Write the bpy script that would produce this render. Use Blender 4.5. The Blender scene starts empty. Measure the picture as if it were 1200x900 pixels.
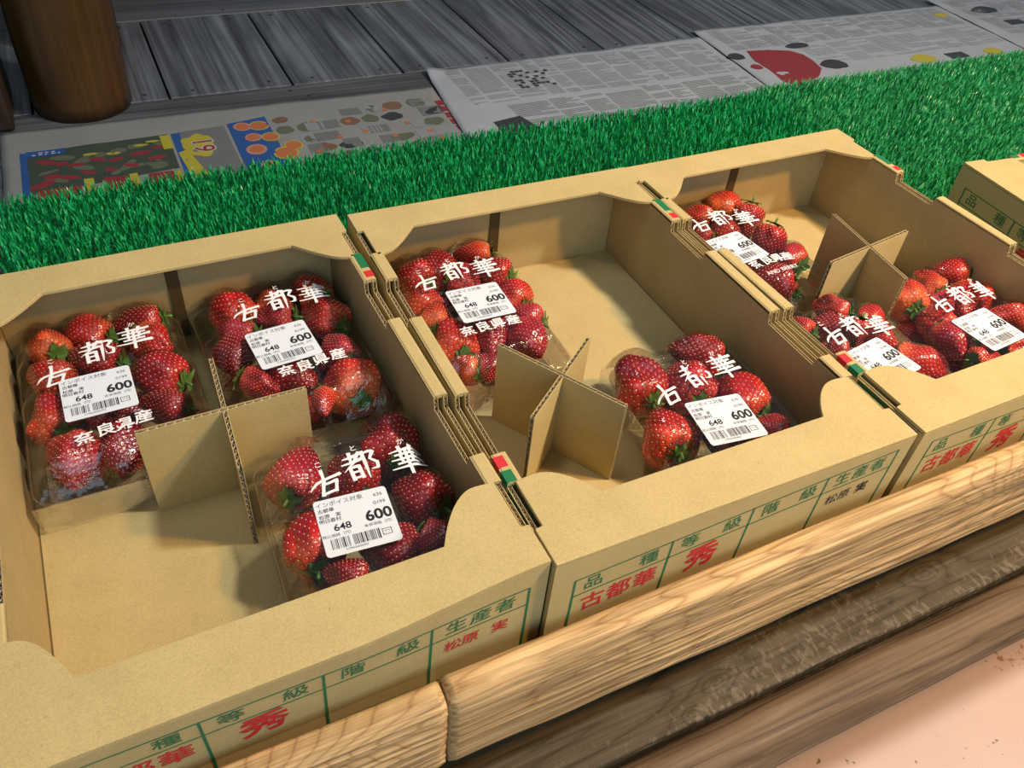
import bpy, bmesh, math, random
import numpy as np
from mathutils import Matrix, Vector, noise

# ---------------------------------------------------------------- camera
MM = 0.001
scene = bpy.context.scene
C = scene.collection
def rodrigues(r):
    th = np.linalg.norm(r); k = r/th
    K = np.array([[0, -k[2], k[1]], [k[2], 0, -k[0]], [-k[1], k[0], 0]])
    return np.eye(3)+np.sin(th)*K+(1-np.cos(th))*K@K
Rc = rodrigues(np.array([2.28459298, -0.476793256, 0.313208835]))
tc = np.array([22.3559058, 90.6507215, 415.254932])
cpos = -Rc.T@tc
cam_d = bpy.data.cameras.new('camera')
cam = bpy.data.objects.new('camera', cam_d); C.objects.link(cam)
cam_d.sensor_fit = 'HORIZONTAL'; cam_d.sensor_width = 36.0
cam_d.lens = 973.906/1200*36
cam_d.clip_start = 0.01; cam_d.clip_end = 60
M = Matrix.Identity(4)
for i in range(3):
    M[i][0] = Rc[0][i]; M[i][1] = -Rc[1][i]; M[i][2] = -Rc[2][i]; M[i][3] = cpos[i]*MM
cam.matrix_world = M
scene.camera = cam
# ---------------------------------------------------------------- light and exposure
scene.view_settings.view_transform = 'Standard'
scene.view_settings.look = 'None'
scene.view_settings.gamma = 1.0
scene.view_settings.exposure = 0.0
scene.cycles.transparent_max_bounces = 32
scene.cycles.max_bounces = 8
scene.cycles.caustics_reflective = False
scene.cycles.caustics_refractive = False
w = bpy.data.worlds.new('world'); scene.world = w; w.use_nodes = True
bg = w.node_tree.nodes['Background']
bg.inputs[0].default_value = (0.60, 0.74, 0.88, 1); bg.inputs[1].default_value = 0.22
def area(name, loc, target, size, power, col, sizey=None):
    l = bpy.data.lights.new(name, 'AREA'); l.energy = power; l.color = col; l.size = size
    if sizey: l.shape = 'RECTANGLE'; l.size_y = sizey
    o = bpy.data.objects.new(name, l); C.objects.link(o)
    o.location = Vector(loc)*MM
    d = (Vector(target)-Vector(loc)).normalized()
    o.rotation_euler = d.to_track_quat('-Z', 'Y').to_euler()
    return o
area('ceiling_light', (1000, -260, 1450), (250, 100, -80), 0.15, 28, (1.0, 0.96, 0.89))
area('ceiling_light', (-250, 300, 1700), (50, 100, -50), 0.5, 4, (0.96, 0.98, 0.95), 0.2)
area('warm_lamp', (760, -330, 900), (560, 260, -60), 0.10, 13, (1.0, 0.56, 0.18))
area('window_light', (-300, 3200, 1500), (300, 900, -80), 1.4, 30, (0.46, 0.66, 1.0))
area('front_window_light', (-300, -2600, 1100), (300, -50, -300), 2.4, 36, (0.66, 0.86, 1.0))

# ---------------------------------------------------------------- helpers
def link(name, me, mat=None, parent=None, loc=None):
    o = bpy.data.objects.new(name, me); C.objects.link(o)
    if mat is not None:
        for m in (mat if isinstance(mat, (list, tuple)) else [mat]): me.materials.append(m)
    if parent is not None: o.parent = parent
    if loc is not None: o.location = Vector(loc)*MM
    return o
def tag(o, label, cat, group=None):
    o['label'] = label; o['category'] = cat
    if group: o['group'] = group
    return o
def thing(name, label, cat, loc=(0, 0, 0), rz=0.0, group=None):
    o = bpy.data.objects.new(name, None); C.objects.link(o)
    o.empty_display_size = 0.02
    o.location = Vector(loc)*MM; o.rotation_euler = (0, 0, rz)
    return tag(o, label, cat, group)
class MB:
    """collects polygons in millimetres, builds ONE mesh object in metres"""
    def __init__(s): s.v = []; s.f = []; s.m = []; s.mi = 0; s.parts = []
    def add(s, vs, fs):
        n = len(s.v); s.parts.append((n, len(s.f), len(vs), len(fs))); s.v += [tuple(p) for p in vs]
        for f in fs: s.f.append(tuple(i+n for i in f)); s.m.append(s.mi)
    def box(s, x0, x1, y0, y1, z0, z1):
        s.add([(x0,y0,z0),(x1,y0,z0),(x1,y1,z0),(x0,y1,z0),(x0,y0,z1),(x1,y0,z1),(x1,y1,z1),(x0,y1,z1)],
              [(0,3,2,1),(4,5,6,7),(0,1,5,4),(1,2,6,5),(2,3,7,6),(3,0,4,7)])
    def prism(s, pts, O, U, V, N, t):
        """extrude the 2D outline pts (in plane O+u*U+v*V) by t along N"""
        O, U, V, N = map(Vector, (O, U, V, N))
        a = [O+U*p[0]+V*p[1] for p in pts]; b = [q+N*t for q in a]; n = len(a)
        if U.cross(V).dot(N) < 0: a, b = b, a
        s.add(a+b, [tuple(reversed(range(n))), tuple(range(n, 2*n))]+[(i, (i+1) % n, n+(i+1) % n, n+i) for i in range(n)])
    def strip(s, A, B):
        n = len(A); s.add(list(A)+list(B), [(i, i+1, n+i+1, n+i) for i in range(n-1)])
    def pieces(s, name, mat=None, parent=None):
        for (v0, f0, nv, nf) in s.parts:
            q = MB(); q.add(s.v[v0:v0+nv], [tuple(i-v0 for i in f) for f in s.f[f0:f0+nf]]); q.build(name, mat, parent)
    def build(s, name, mat=None, parent=None, smooth=False, bevel=0, loc=None):
        me = bpy.data.meshes.new(name)
        me.from_pydata([(x*MM, y*MM, z*MM) for x, y, z in s.v], [], s.f)
        if s.m and max(s.m) > 0: me.polygons.foreach_set('material_index', s.m)
        if smooth: me.polygons.foreach_set('use_smooth', [True]*len(me.polygons))
        me.update()
        o = link(name, me, mat, parent, loc)
        if bevel:
            b = o.modifiers.new('bevel', 'BEVEL'); b.width = bevel*MM; b.segments = 2; b.limit_method = 'ANGLE'
        return o

# ---------------------------------------------------------------- materials
class NT:
    def __init__(s, name):
        s.m = bpy.data.materials.new(name); s.m.use_nodes = True; s.t = s.m.node_tree
        s.b = s.t.nodes['Principled BSDF']; s.out = s.t.nodes['Material Output']
    def n(s, typ, **kw):
        nd = s.t.nodes.new(typ)
        for k, v in kw.items():
            if k.startswith('_'): setattr(nd, k[1:], v)
            else: nd.inputs[k.replace('__', ' ')].default_value = v
        return nd
    def l(s, a, b): s.t.links.new(a, b)
    def coord(s, scale=(1, 1, 1), which='Object', rot=(0, 0, 0)):
        c = s.n('ShaderNodeTexCoord'); m = s.n('ShaderNodeMapping')
        m.inputs['Scale'].default_value = scale; m.inputs['Rotation'].default_value = rot
        s.l(c.outputs[which], m.inputs[0]); return m.outputs[0]
    def ramp(s, src, stops):
        r = s.n('ShaderNodeValToRGB'); e = r.color_ramp.elements
        while len(e) < len(stops): e.new(0.5)
        for i, (p, c) in enumerate(stops): e[i].position = p; e[i].color = (*c, 1) if len(c) == 3 else c
        s.l(src, r.inputs[0]); return r.outputs[0]
    def noise(s, vec, scale, detail=3, rough=0.5, dist=0):
        n = s.n('ShaderNodeTexNoise'); n.inputs['Scale'].default_value = scale; n.inputs['Detail'].default_value = detail
        n.inputs['Roughness'].default_value = rough; n.inputs['Distortion'].default_value = dist
        if vec is not None: s.l(vec, n.inputs['Vector'])
        return n.outputs['Fac']
    def mix(s, fac, a, b, blend='MIX'):
        x = s.n('ShaderNodeMix', _data_type='RGBA', _blend_type=blend)
        for src, i in ((fac, 0), (a, 6), (b, 7)):
            if isinstance(src, (int, float)): x.inputs[i].default_value = src
            elif isinstance(src, tuple): x.inputs[i].default_value = (*src, 1)
            else: s.l(src, x.inputs[i])
        return x.outputs[2]
    def bump(s, h, strength=0.3, dist=0.001):
        b = s.n('ShaderNodeBump'); b.inputs['Strength'].default_value = strength; b.inputs['Distance'].default_value = dist
        s.l(h, b.inputs['Height']); s.l(b.outputs[0], s.b.inputs['Normal'])
    def set(s, **kw):
        for k, v in kw.items(): s.b.inputs[k.replace('__', ' ')].default_value = v
def plain(name, col, rough=0.6, spec=0.5, **kw):
    t = NT(name); t.set(Base__Color=(*col, 1), Roughness=rough); t.b.inputs['Specular IOR Level'].default_value = spec
    for k, v in kw.items(): t.b.inputs[k].default_value = v
    return t.m
def kraft(name, c1, c2):
    t = NT(name); v = t.coord()
    big = t.noise(v, 28, 4, 0.6); fine = t.noise(v, 1500, 3, 0.7); spk = t.noise(v, 620, 2, 0.5)
    a = t.ramp(big, [(0.3, c1), (0.7, c2)])
    a = t.mix(0.55, a, t.ramp(fine, [(0.30, (0.62, 0.62, 0.62)), (0.70, (1.25, 1.22, 1.15))]), 'MULTIPLY')
    a = t.mix(t.ramp(spk, [(0.70, (0, 0, 0)), (0.78, (0.55, 0.55, 0.55))]), a, (0.20, 0.12, 0.05))
    t.l(a, t.b.inputs['Base Color']); t.set(Roughness=0.72); t.b.inputs['Specular IOR Level'].default_value = 0.35
    t.bump(fine, 0.25, 0.0003)
    return t.m
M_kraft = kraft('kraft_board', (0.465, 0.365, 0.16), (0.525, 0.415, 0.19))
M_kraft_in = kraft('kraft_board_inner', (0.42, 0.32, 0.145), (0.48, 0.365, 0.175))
M_kraft_edge = plain('board_edge', (0.42, 0.31, 0.18), 0.8, 0.2)
M_flute = plain('flute_paper', (0.60, 0.50, 0.36), 0.8, 0.2)
M_dark = plain('painted_shade_brown', (0.10, 0.065, 0.03), 0.9, 0.1)  # dark brown painted in for shade inside hollow board
M_green_ink = plain('green_ink', (0.015, 0.16, 0.065), 0.6, 0.3)
M_red_ink = plain('red_ink', (0.55, 0.03, 0.035), 0.6, 0.3)
M_green_panel = plain('dark_green_ink', (0.012, 0.085, 0.04), 0.55, 0.3)
M_black_ink = plain('black_ink', (0.02, 0.02, 0.025), 0.6, 0.3)
M_sticker = plain('sticker_paper', (0.70, 0.75, 0.82), 0.5, 0.4)
M_white_ink = plain('white_ink', (0.86, 0.84, 0.86), 0.5, 0.4)

def plastic(name, tint, base, rough):
    t = NT(name); t.t.nodes.remove(t.b)
    tr = t.n('ShaderNodeBsdfTransparent'); tr.inputs[0].default_value = (*tint, 1)
    gl = t.n('ShaderNodeBsdfGlossy'); gl.inputs['Roughness'].default_value = rough; gl.inputs[0].default_value = (1, 1, 1, 1)
    fr = t.n('ShaderNodeFresnel'); fr.inputs[0].default_value = 1.45
    ma = t.n('ShaderNodeMath', _operation='MULTIPLY_ADD'); ma.inputs[1].default_value = 0.8; ma.inputs[2].default_value = base
    mx = t.n('ShaderNodeMixShader')
    mn = t.n('ShaderNodeMath', _operation='MINIMUM'); mn.inputs[1].default_value = 0.5
    t.l(fr.outputs[0], ma.inputs[0]); t.l(ma.outputs[0], mn.inputs[0]); t.l(mn.outputs[0], mx.inputs[0]); t.l(tr.outputs[0], mx.inputs[1]); t.l(gl.outputs[0], mx.inputs[2])
    v = t.coord((1, 1, 1)); n = t.noise(v, 70, 3, 0.6, 1.5)
    b = t.n('ShaderNodeBump'); b.inputs['Strength'].default_value = 0.5; b.inputs['Distance'].default_value = 0.002
    t.l(n, b.inputs['Height']); t.l(b.outputs[0], gl.inputs['Normal']); t.l(b.outputs[0], fr.inputs['Normal'])
    t.l(mx.outputs[0], t.out.inputs[0])
    return t.m
M_film = plastic('clear_film', (0.98, 0.977, 0.975), 0.022, 0.09)
M_tray = plastic('clear_tray_plastic', (0.955, 0.955, 0.95), 0.03, 0.06)

def berry_mat(name, tip, mid, shoulder, p0, p1):
    t = NT(name); c = t.coord((1, 1, 1), 'Generated')
    sx = t.n('ShaderNodeSeparateXYZ'); t.l(c, sx.inputs[0])
    nz = t.noise(t.coord(), 45, 2)
    ad = t.n('ShaderNodeMath', _operation='MULTIPLY_ADD'); ad.inputs[1].default_value = 0.5; t.l(nz, ad.inputs[0]); t.l(sx.outputs[0], ad.inputs[2])
    col = t.ramp(ad.outputs[0], [(p0, shoulder), (p1, mid), (1.15, tip)])
    t.l(col, t.b.inputs['Base Color'])
    t.set(Roughness=0.27); t.b.inputs['Coat Weight'].default_value = 0.5; t.b.inputs['Coat Roughness'].default_value = 0.12
    t.b.inputs['Subsurface Weight'].default_value = 0.06; t.b.inputs['Subsurface Radius'].default_value = (0.004, 0.001, 0.0005)
    t.b.inputs['Subsurface Scale'].default_value = 0.6
    t.bump(t.noise(t.coord(), 420, 2), 0.12, 0.0004)
    return t.m
BERRY = {
 'd': (berry_mat('berry_dark_red', (0.21, 0.002, 0.009), (0.31, 0.004, 0.013), (0.52, 0.03, 0.02), 0.15, 0.45), 'dark red'),
 'r': (berry_mat('berry_red', (0.34, 0.004, 0.010), (0.46, 0.008, 0.013), (0.68, 0.08, 0.03), 0.18, 0.55), 'bright red'),
 'o': (berry_mat('berry_orange_red', (0.40, 0.006, 0.009), (0.55, 0.022, 0.010), (0.74, 0.15, 0.04), 0.22, 0.58), 'orange-red'),
 'p': (berry_mat('berry_crimson', (0.32, 0.006, 0.024), (0.42, 0.012, 0.032), (0.56, 0.07, 0.06), 0.15, 0.5), 'crimson'),
}
M_seed = plain('seed', (0.90, 0.62, 0.32), 0.25, 0.7)
def leaf_mat():
    t = NT('calyx_leaf'); n = t.noise(t.coord(), 160, 3)
    t.l(t.ramp(n, [(0.3, (0.035, 0.12, 0.015)), (0.7, (0.16, 0.30, 0.06))]), t.b.inputs['Base Color']); t.set(Roughness=0.5)
    return t.m
M_leaf = leaf_mat()
def turf_mat(name, c1, c2, c3):
    t = NT(name); n = t.noise(t.coord(), 330, 2, 0.5); big = t.noise(t.coord(), 7, 2)
    a = t.ramp(n, [(0.32, c1), (0.52, c2), (0.72, c3)])
    a = t.mix(0.5, a, t.ramp(big, [(0.3, (0.8, 0.8, 0.8)), (0.7, (1.15, 1.15, 1.15))]), 'MULTIPLY')
    t.l(a, t.b.inputs['Base Color']); t.set(Roughness=0.32); t.b.inputs['Specular IOR Level'].default_value = 0.6
    return t.m
M_turf = turf_mat('green_turf_plastic', (0.0, 0.17, 0.05), (0.006, 0.36, 0.10), (0.05, 0.58, 0.22))
M_turf2 = turf_mat('grey_green_turf_plastic', (0.006, 0.16, 0.05), (0.02, 0.34, 0.10), (0.08, 0.52, 0.19))
M_turf_back = plain('turf_backing', (0.004, 0.10, 0.03), 0.7, 0.3)

def wood(name, cols, axis, scale, rough=0.6, spec=0.4, ring=1.0, bump=0.4, rand=True, knots=(), dist=0.6, stretch=0.07, contrast=1.0, fibs=14):
    """grain runs along axis (0=x, 1=y); cols dark..light"""
    t = NT(name); c = t.n('ShaderNodeTexCoord'); vec = c.outputs['Object']
    if rand:
        oi = t.n('ShaderNodeObjectInfo'); ml = t.n('ShaderNodeVectorMath', _operation='MULTIPLY_ADD')
        cb = t.n('ShaderNodeCombineXYZ'); mm = t.n('ShaderNodeMath', _operation='MULTIPLY'); mm.inputs[1].default_value = 7.3
        t.l(oi.outputs['Random'], mm.inputs[0]); 
        for i in range(3): t.l(mm.outputs[0], cb.inputs[i])
        ad = t.n('ShaderNodeVectorMath', _operation='ADD'); t.l(vec, ad.inputs[0]); t.l(cb.outputs[0], ad.inputs[1]); vec = ad.outputs[0]
    mp = t.n('ShaderNodeMapping'); s = [scale, scale, scale]; s[axis] = scale*stretch; mp.inputs['Scale'].default_value = s; t.l(vec, mp.inputs[0])
    n1 = t.noise(mp.outputs[0], 1.0, 4 if dist > .5 else 2, 0.55, dist)
    for (kx, ky, kz, ks, ka) in knots:
        dv = t.n('ShaderNodeVectorMath', _operation='SUBTRACT'); dv.inputs[1].default_value = (kx*MM, ky*MM, kz*MM); t.l(c.outputs['Object'], dv.inputs[0])
        sc_ = t.n('ShaderNodeVectorMath', _operation='MULTIPLY'); sc_.inputs[1].default_value = tuple((0.45 if i == axis else 1.0)*1000/ks for i in range(3)); t.l(dv.outputs[0], sc_.inputs[0])
        ln = t.n('ShaderNodeVectorMath', _operation='LENGTH'); t.l(sc_.outputs[0], ln.inputs[0])
        ng = t.n('ShaderNodeMath', _operation='MULTIPLY'); ng.inputs[1].default_value = -1.0; t.l(ln.outputs['Value'], ng.inputs[0])
        ex = t.n('ShaderNodeMath', _operation='EXPONENT'); t.l(ng.outputs[0], ex.inputs[0])
        sm_ = t.n('ShaderNodeMath', _operation='MULTIPLY_ADD'); sm_.inputs[1].default_value = ka; t.l(ex.outputs[0], sm_.inputs[0]); t.l(n1, sm_.inputs[2]); n1 = sm_.outputs[0]
    m2 = t.n('ShaderNodeMath', _operation='MULTIPLY'); m2.inputs[1].default_value = 14*ring; t.l(n1, m2.inputs[0])
    m3 = t.n('ShaderNodeMath', _operation='FRACT'); t.l(m2.outputs[0], m3.inputs[0])
    mp2 = t.n('ShaderNodeMapping'); s2 = [scale*fibs]*3; s2[axis] = scale*0.4; mp2.inputs['Scale'].default_value = s2; t.l(vec, mp2.inputs[0])
    fib = t.noise(mp2.outputs[0], 1.0, 3, 0.6)
    a = t.ramp(m3.outputs[0], [(0.0, cols[1]), (0.45, cols[2]), (0.80, cols[1]), (0.92, cols[0]), (1.0, cols[1])])
    if contrast < 1: a = t.mix(1-contrast, a, cols[1])
    a = t.mix(0.6+0.3*(contrast < 1), a, t.ramp(fib, [(0.34, (0.52, 0.50, 0.47)), (0.62, (1.22, 1.22, 1.22))]), 'MULTIPLY')
    blot = t.noise(vec, 9, 3, 0.6)
    a = t.mix(0.5, a, t.ramp(blot, [(0.3, (0.62, 0.60, 0.58)), (0.7, (1.2, 1.2, 1.2))]), 'MULTIPLY')
    t.l(a, t.b.inputs['Base Color']); t.set(Roughness=rough); t.b.inputs['Specular IOR Level'].default_value = spec
    hm = t.n('ShaderNodeMath', _operation='ADD'); t.l(m3.outputs[0], hm.inputs[0]); t.l(fib, hm.inputs[1])
    t.bump(hm.outputs[0], bump, 0.0006)
    return t
M_deck_y = wood('grey_deck_wood', [(0.042, 0.052, 0.068), (0.058, 0.071, 0.092), (0.125, 0.148, 0.185)], 1, 6, 0.42, 0.5, 0.9, 0.35, fibs=30, contrast=0.8).m
M_deck_x = wood('grey_deck_wood_cross', [(0.042, 0.050, 0.062), (0.055, 0.064, 0.079), (0.08, 0.092, 0.112)], 0, 6, 0.45, 0.5, 0.5, 0.3, fibs=30).m
M_beam = wood('weathered_cedar', [(0.24, 0.125, 0.05), (0.50, 0.33, 0.15), (0.60, 0.42, 0.21)], 0, 17, 0.6, 0.3, 2.0, 0.9, False,
    [(152, -24, -120, 16, 0.7), (-190, -20, -70, 30, 0.8), (395, -24, -60, 22, 0.7), (20, -24, -75, 40, 0.25)], dist=0.1, stretch=0.025, contrast=0.6, fibs=26).m
def step_wood():
    t = wood('stained_step_wood', [(0.045, 0.032, 0.016), (0.070, 0.052, 0.028), (0.092, 0.070, 0.040)], 0, 13, 0.6, 0.25, 0.9, 0.6, False,
        [(128, -28, -165, 7, 0.35), (100, -40, -165, 5, 0.3), (330, -20, -165, 8, 0.35)], fibs=28)
    t0 = t.b.inputs['Base Color'].links[0].from_socket
    tr = t.noise(t.coord((240, 110, 110)), 1.0, 3, 0.65, 0.3); zn = t.noise(t.coord((6, 14, 14)), 1.0, 2)
    mu = t.n('ShaderNodeMath', _operation='MULTIPLY'); t.l(tr, mu.inputs[0]); t.l(zn, mu.inputs[1])
    f = t.ramp(mu.outputs[0], [(0.27, (0, 0, 0)), (0.34, (0.6, 0.6, 0.6))])
    t.l(t.mix(f, t0, (0.19, 0.15, 0.10)), t.b.inputs['Base Color']); return t.m
M_step = step_wood()
M_step_edge = wood('worn_brown_step_wood', [(0.07, 0.042, 0.022), (0.125, 0.080, 0.045), (0.18, 0.12, 0.07)], 0, 13, 0.6, 0.25, 0.9, 0.6, False, fibs=24).m
M_log = wood('varnished_log', [(0.032, 0.015, 0.003), (0.045, 0.021, 0.004), (0.058, 0.028, 0.006)], 2, 8, 0.38, 0.5, 0.35, 0.2).m
M_darkpost = wood('dark_post_wood', [(0.015, 0.008, 0.005), (0.022, 0.012, 0.008), (0.035, 0.02, 0.014)], 2, 8, 0.5, 0.4, 0.5, 0.2).m
def floor_mat():
    t = NT('painted_concrete'); v = t.coord()
    mp = t.coord((1, 1, 1), 'Object', (0, 0, 0.9))
    chips = t.noise(mp, 90, 5, 0.75); spots = t.noise(v, 55, 3, 0.6); zone = t.noise(v, 3.0, 2)
    c = t.ramp(t.noise(v, 6, 3), [(0.3, (0.60, 0.44, 0.37)), (0.7, (0.66, 0.49, 0.41))])
    mulz = t.n('ShaderNodeMath', _operation='MULTIPLY'); t.l(chips, mulz.inputs[0]); t.l(zone, mulz.inputs[1])
    c = t.mix(t.ramp(mulz.outputs[0], [(0.265, (0, 0, 0)), (0.285, (1, 1, 1))]), c, (0.36, 0.21, 0.14))
    c = t.mix(t.ramp(spots, [(0.68, (0, 0, 0)), (0.71, (1, 1, 1))]), c, (0.22, 0.14, 0.10))
    t.l(c, t.b.inputs['Base Color']); t.set(Roughness=0.28); t.bump(chips, 0.2, 0.0008)
    return t.m
M_floor = floor_mat()

# ---------------------------------------------------------------- lettering
def glyphs(text, size, bold=0.0, spacing=1.0):
    """filled outline of text as (verts2d in mm, faces), centred on the origin"""
    cu = bpy.data.curves.new('lettering', 'FONT'); cu.body = text; cu.size = size*MM; cu.offset = bold*MM
    cu.align_x = 'CENTER'; cu.align_y = 'CENTER'; cu.resolution_u = 3; cu.space_character = spacing
    ob = bpy.data.objects.new('lettering', cu); C.objects.link(ob)
    dg = bpy.context.evaluated_depsgraph_get(); ev = ob.evaluated_get(dg); me = ev.to_mesh()
    vs = [(v.co.x/MM, v.co.y/MM) for v in me.vertices]; fs = [tuple(p.vertices) for p in me.polygons]
    ev.to_mesh_clear(); bpy.data.objects.remove(ob); bpy.data.curves.remove(cu)
    return vs, fs
_gc = {}
def put_text(mb, text, size, x, y, rot, place, bold=0.0, spacing=1.0, sx=1.0):
    k = (text, size, bold, spacing)
    if k not in _gc: _gc[k] = glyphs(*k)
    vs, fs = _gc[k]; c, s = math.cos(rot), math.sin(rot)
    mb.add([place(x+(px*sx)*c-py*s, y+(px*sx)*s+py*c) for px, py in vs], fs)
def brush(mb, strokes, size, x, y, rot, place):
    """hand drawn brush characters: polylines with a width at each point"""
    c, s = math.cos(rot), math.sin(rot)
    lift = 0.0
    for st in strokes:
        pts = [Vector(((p[0]-.5)*size, (p[1]-.5)*size)) for p in st]; ws = [p[2]*size for p in st]
        P = []; W = []
        for i in range(len(pts)-1):
            for k in range(5):
                f = k/5; P.append(pts[i].lerp(pts[i+1], f)); W.append(ws[i]+(ws[i+1]-ws[i])*f)
        P.append(pts[-1]); W.append(ws[-1])
        A = []; B = []
        for i, q in enumerate(P):
            d = (P[min(i+1, len(P)-1)]-P[max(i-1, 0)]); d = d.normalized() if d.length > 1e-6 else Vector((1, 0)); n = Vector((-d.y, d.x))*W[i]/2
            e = d*W[i]*0.35*(1 if i == len(P)-1 else (-1 if i == 0 else 0))
            for L, sg in ((A, 1), (B, -1)):
                r = q+n*sg+e; L.append(place(x+r.x*c-r.y*s, y+r.x*s+r.y*c))
        mb.strip(A, B); lift += 0.004
W1, W2, W3 = 0.120, 0.098, 0.075
KO = [[(.0,.26,.03),(.10,.38,W3),(.26,.50,W2),(.60,.60,W2),(1.03,.66,W1),(1.02,.62,.04)], [(.50,.98,W1),(.50,.76,W2),(.47,.44,W2)],
      [(.44,.42,W1),(.38,.22,W2),(.32,.0,W1)], [(.46,.38,W3),(.68,.42,W2),(.86,.46,W1),(.80,.26,W2),(.74,.04,W2)], [(.33,.02,W2),(.72,.07,W2)]]
TO = [[(.08,.82,.04),(.28,.84,W2),(.50,.89,W1)], [(.31,1.0,W1),(.29,.66,W3)], [(.0,.62,.04),(.30,.65,W2),(.60,.71,W1)], [(.58,.96,W1),(.34,.62,W3),(.02,.36,.02)],
      [(.20,.48,W2),(.21,.02,W1)], [(.22,.46,W3),(.46,.49,W1),(.47,.03,W2)], [(.24,.28,W3),(.45,.29,W3)], [(.22,.07,W3),(.46,.08,W3)],
      [(.66,.94,W1),(.66,.45,W2),(.64,-.05,.03)], [(.66,.88,W3),(.86,.90,W2),(.97,.86,W1),(.82,.63,W3),(.99,.44,W2),(.96,.24,W2),(.77,.24,.02)]]
KA = [[(.04,.84,.04),(.5,.87,W2),(.96,.90,W1)], [(.34,1.0,W1),(.36,.74,W3)], [(.68,1.0,W1),(.62,.75,W3)], [(.18,.70,W3),(.5,.71,W3),(.84,.74,W2)],
      [(.04,.52,.04),(.5,.54,W2),(.97,.58,W1)], [(.33,.68,W2),(.35,.40,W3)], [(.68,.70,W2),(.64,.41,W3)], [(.20,.37,W3),(.80,.40,W2)],
      [(-.02,.20,.04),(.5,.22,W2),(1.03,.27,W1),(.98,.22,.03)], [(.50,.84,W2),(.50,.40,W2),(.50,-.06,W2)]]
Z0 = -83.0       # underside of the trays
ZT = -98.0       # top of the deck boards
def xf(o, x, y):  # box local -> world
    c, s = math.cos(o[2]), math.sin(o[2]); return (x*c-y*s+o[0], x*s+y*c+o[1])

# ---------------------------------------------------------------- setting
mb = MB(); mb.box(-1500, 2500, -1500, 3000, -430, -420)
fl = mb.build('floor', M_floor); fl['kind'] = 'structure'
mb = MB(); mb.box(-1500, 2500, 2400, 2440, -420, 1900)
M_wall = plain('dim_wall', (0.11, 0.10, 0.10), 0.8)
wl = mb.build('wall_back', M_wall); wl['kind'] = 'structure'

# ---------------------------------------------------------------- display bench
bench = thing('display_bench', 'weathered wooden display bench with grey plank deck and thick front beam carrying the strawberry boxes', 'bench', (100, 500, -420))
OB = Vector((100, 500, -420))
def bench_part(mb, name, mat, **k):
    if len(mb.parts) > 1 and name in ('frame_leg', 'step_leg', 'step_bracket'):
        for (v0, f0, nv, nf) in mb.parts:
            q = MB(); q.add(mb.v[v0:v0+nv], [tuple(i-v0 for i in f) for f in mb.f[f0:f0+nf]]); bench_part(q, name, mat)
        return None
    o = mb.build(name, mat, None, **k); o.parent = bench; o.location = -OB*MM; return o
# frame, hidden below
mb = MB()
for x in (-240, 560, 1380):
    for y in (20, 1500): mb.box(x-35, x+35, y, y+70, -420, -119)
bench_part(mb, 'frame_leg', M_darkpost)
mb = MB(); mb.box(-300, 1700, 12, 1600, -130, -118.2); bench_part(mb, 'under_frame', M_darkpost)
def nail(parent, x, y):
    m = MB(); n = 10; vs = [(x+2.3*math.cos(a*2*math.pi/n), y+2.3*math.sin(a*2*math.pi/n)) for a in range(n)]
    m.prism(vs, (0,0,ZT-0.6), (1,0,0), (0,1,0), (0,0,1), 0.9)
    return m.build('nail', M_black_ink, parent)
rnd = random.Random(4)
def deck(x0, x1, y0, y1, mat, nails=()):
    dz = rnd.uniform(-0.8, 0)
    m = MB(); m.box(x0, x1, y0, y1, ZT-20, ZT+dz)
    o = bench_part(m, 'board', mat, bevel=1.2)
    for (x, y) in nails:
        n = nail(o, x, y); n.location = (0, 0, dz*MM)
    return o
xs = [-365, -220, -75, 70, 214, 366, 519, 680, 832, 985, 1140, 1295, 1450, 1690]
for a, b in zip(xs[:-1], xs[1:]):
    nl = [(a+28, 826), (b-26, 828), (a+30, 1050), (b-28, 1048)]
    deck(a+1.3, b-1.3, 812, 1066, M_deck_y, nl)
deck(-300, 610, 1069, 1186, M_deck_x, [(40, 1085), (215, 1100), (330, 1088)]); deck(613, 1690, 1069, 1186, M_deck_x)
for a, b in zip(range(-330, 1600, 165), range(-165, 1765, 165)): deck(a+1.3, b-1.3, 1189, 1560, M_deck_y)
deck(-300, 470, 700, 809, M_deck_x, [(62, 795), (80, 775), (300, 790)]); deck(473, 1690, 700, 809, M_deck_x)
for a, b in ((20, 120), (123, 240), (243, 360), (363, 480), (483, 590), (593, 697)):
    deck(-300, 1690, a, b, M_deck_x)

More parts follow.
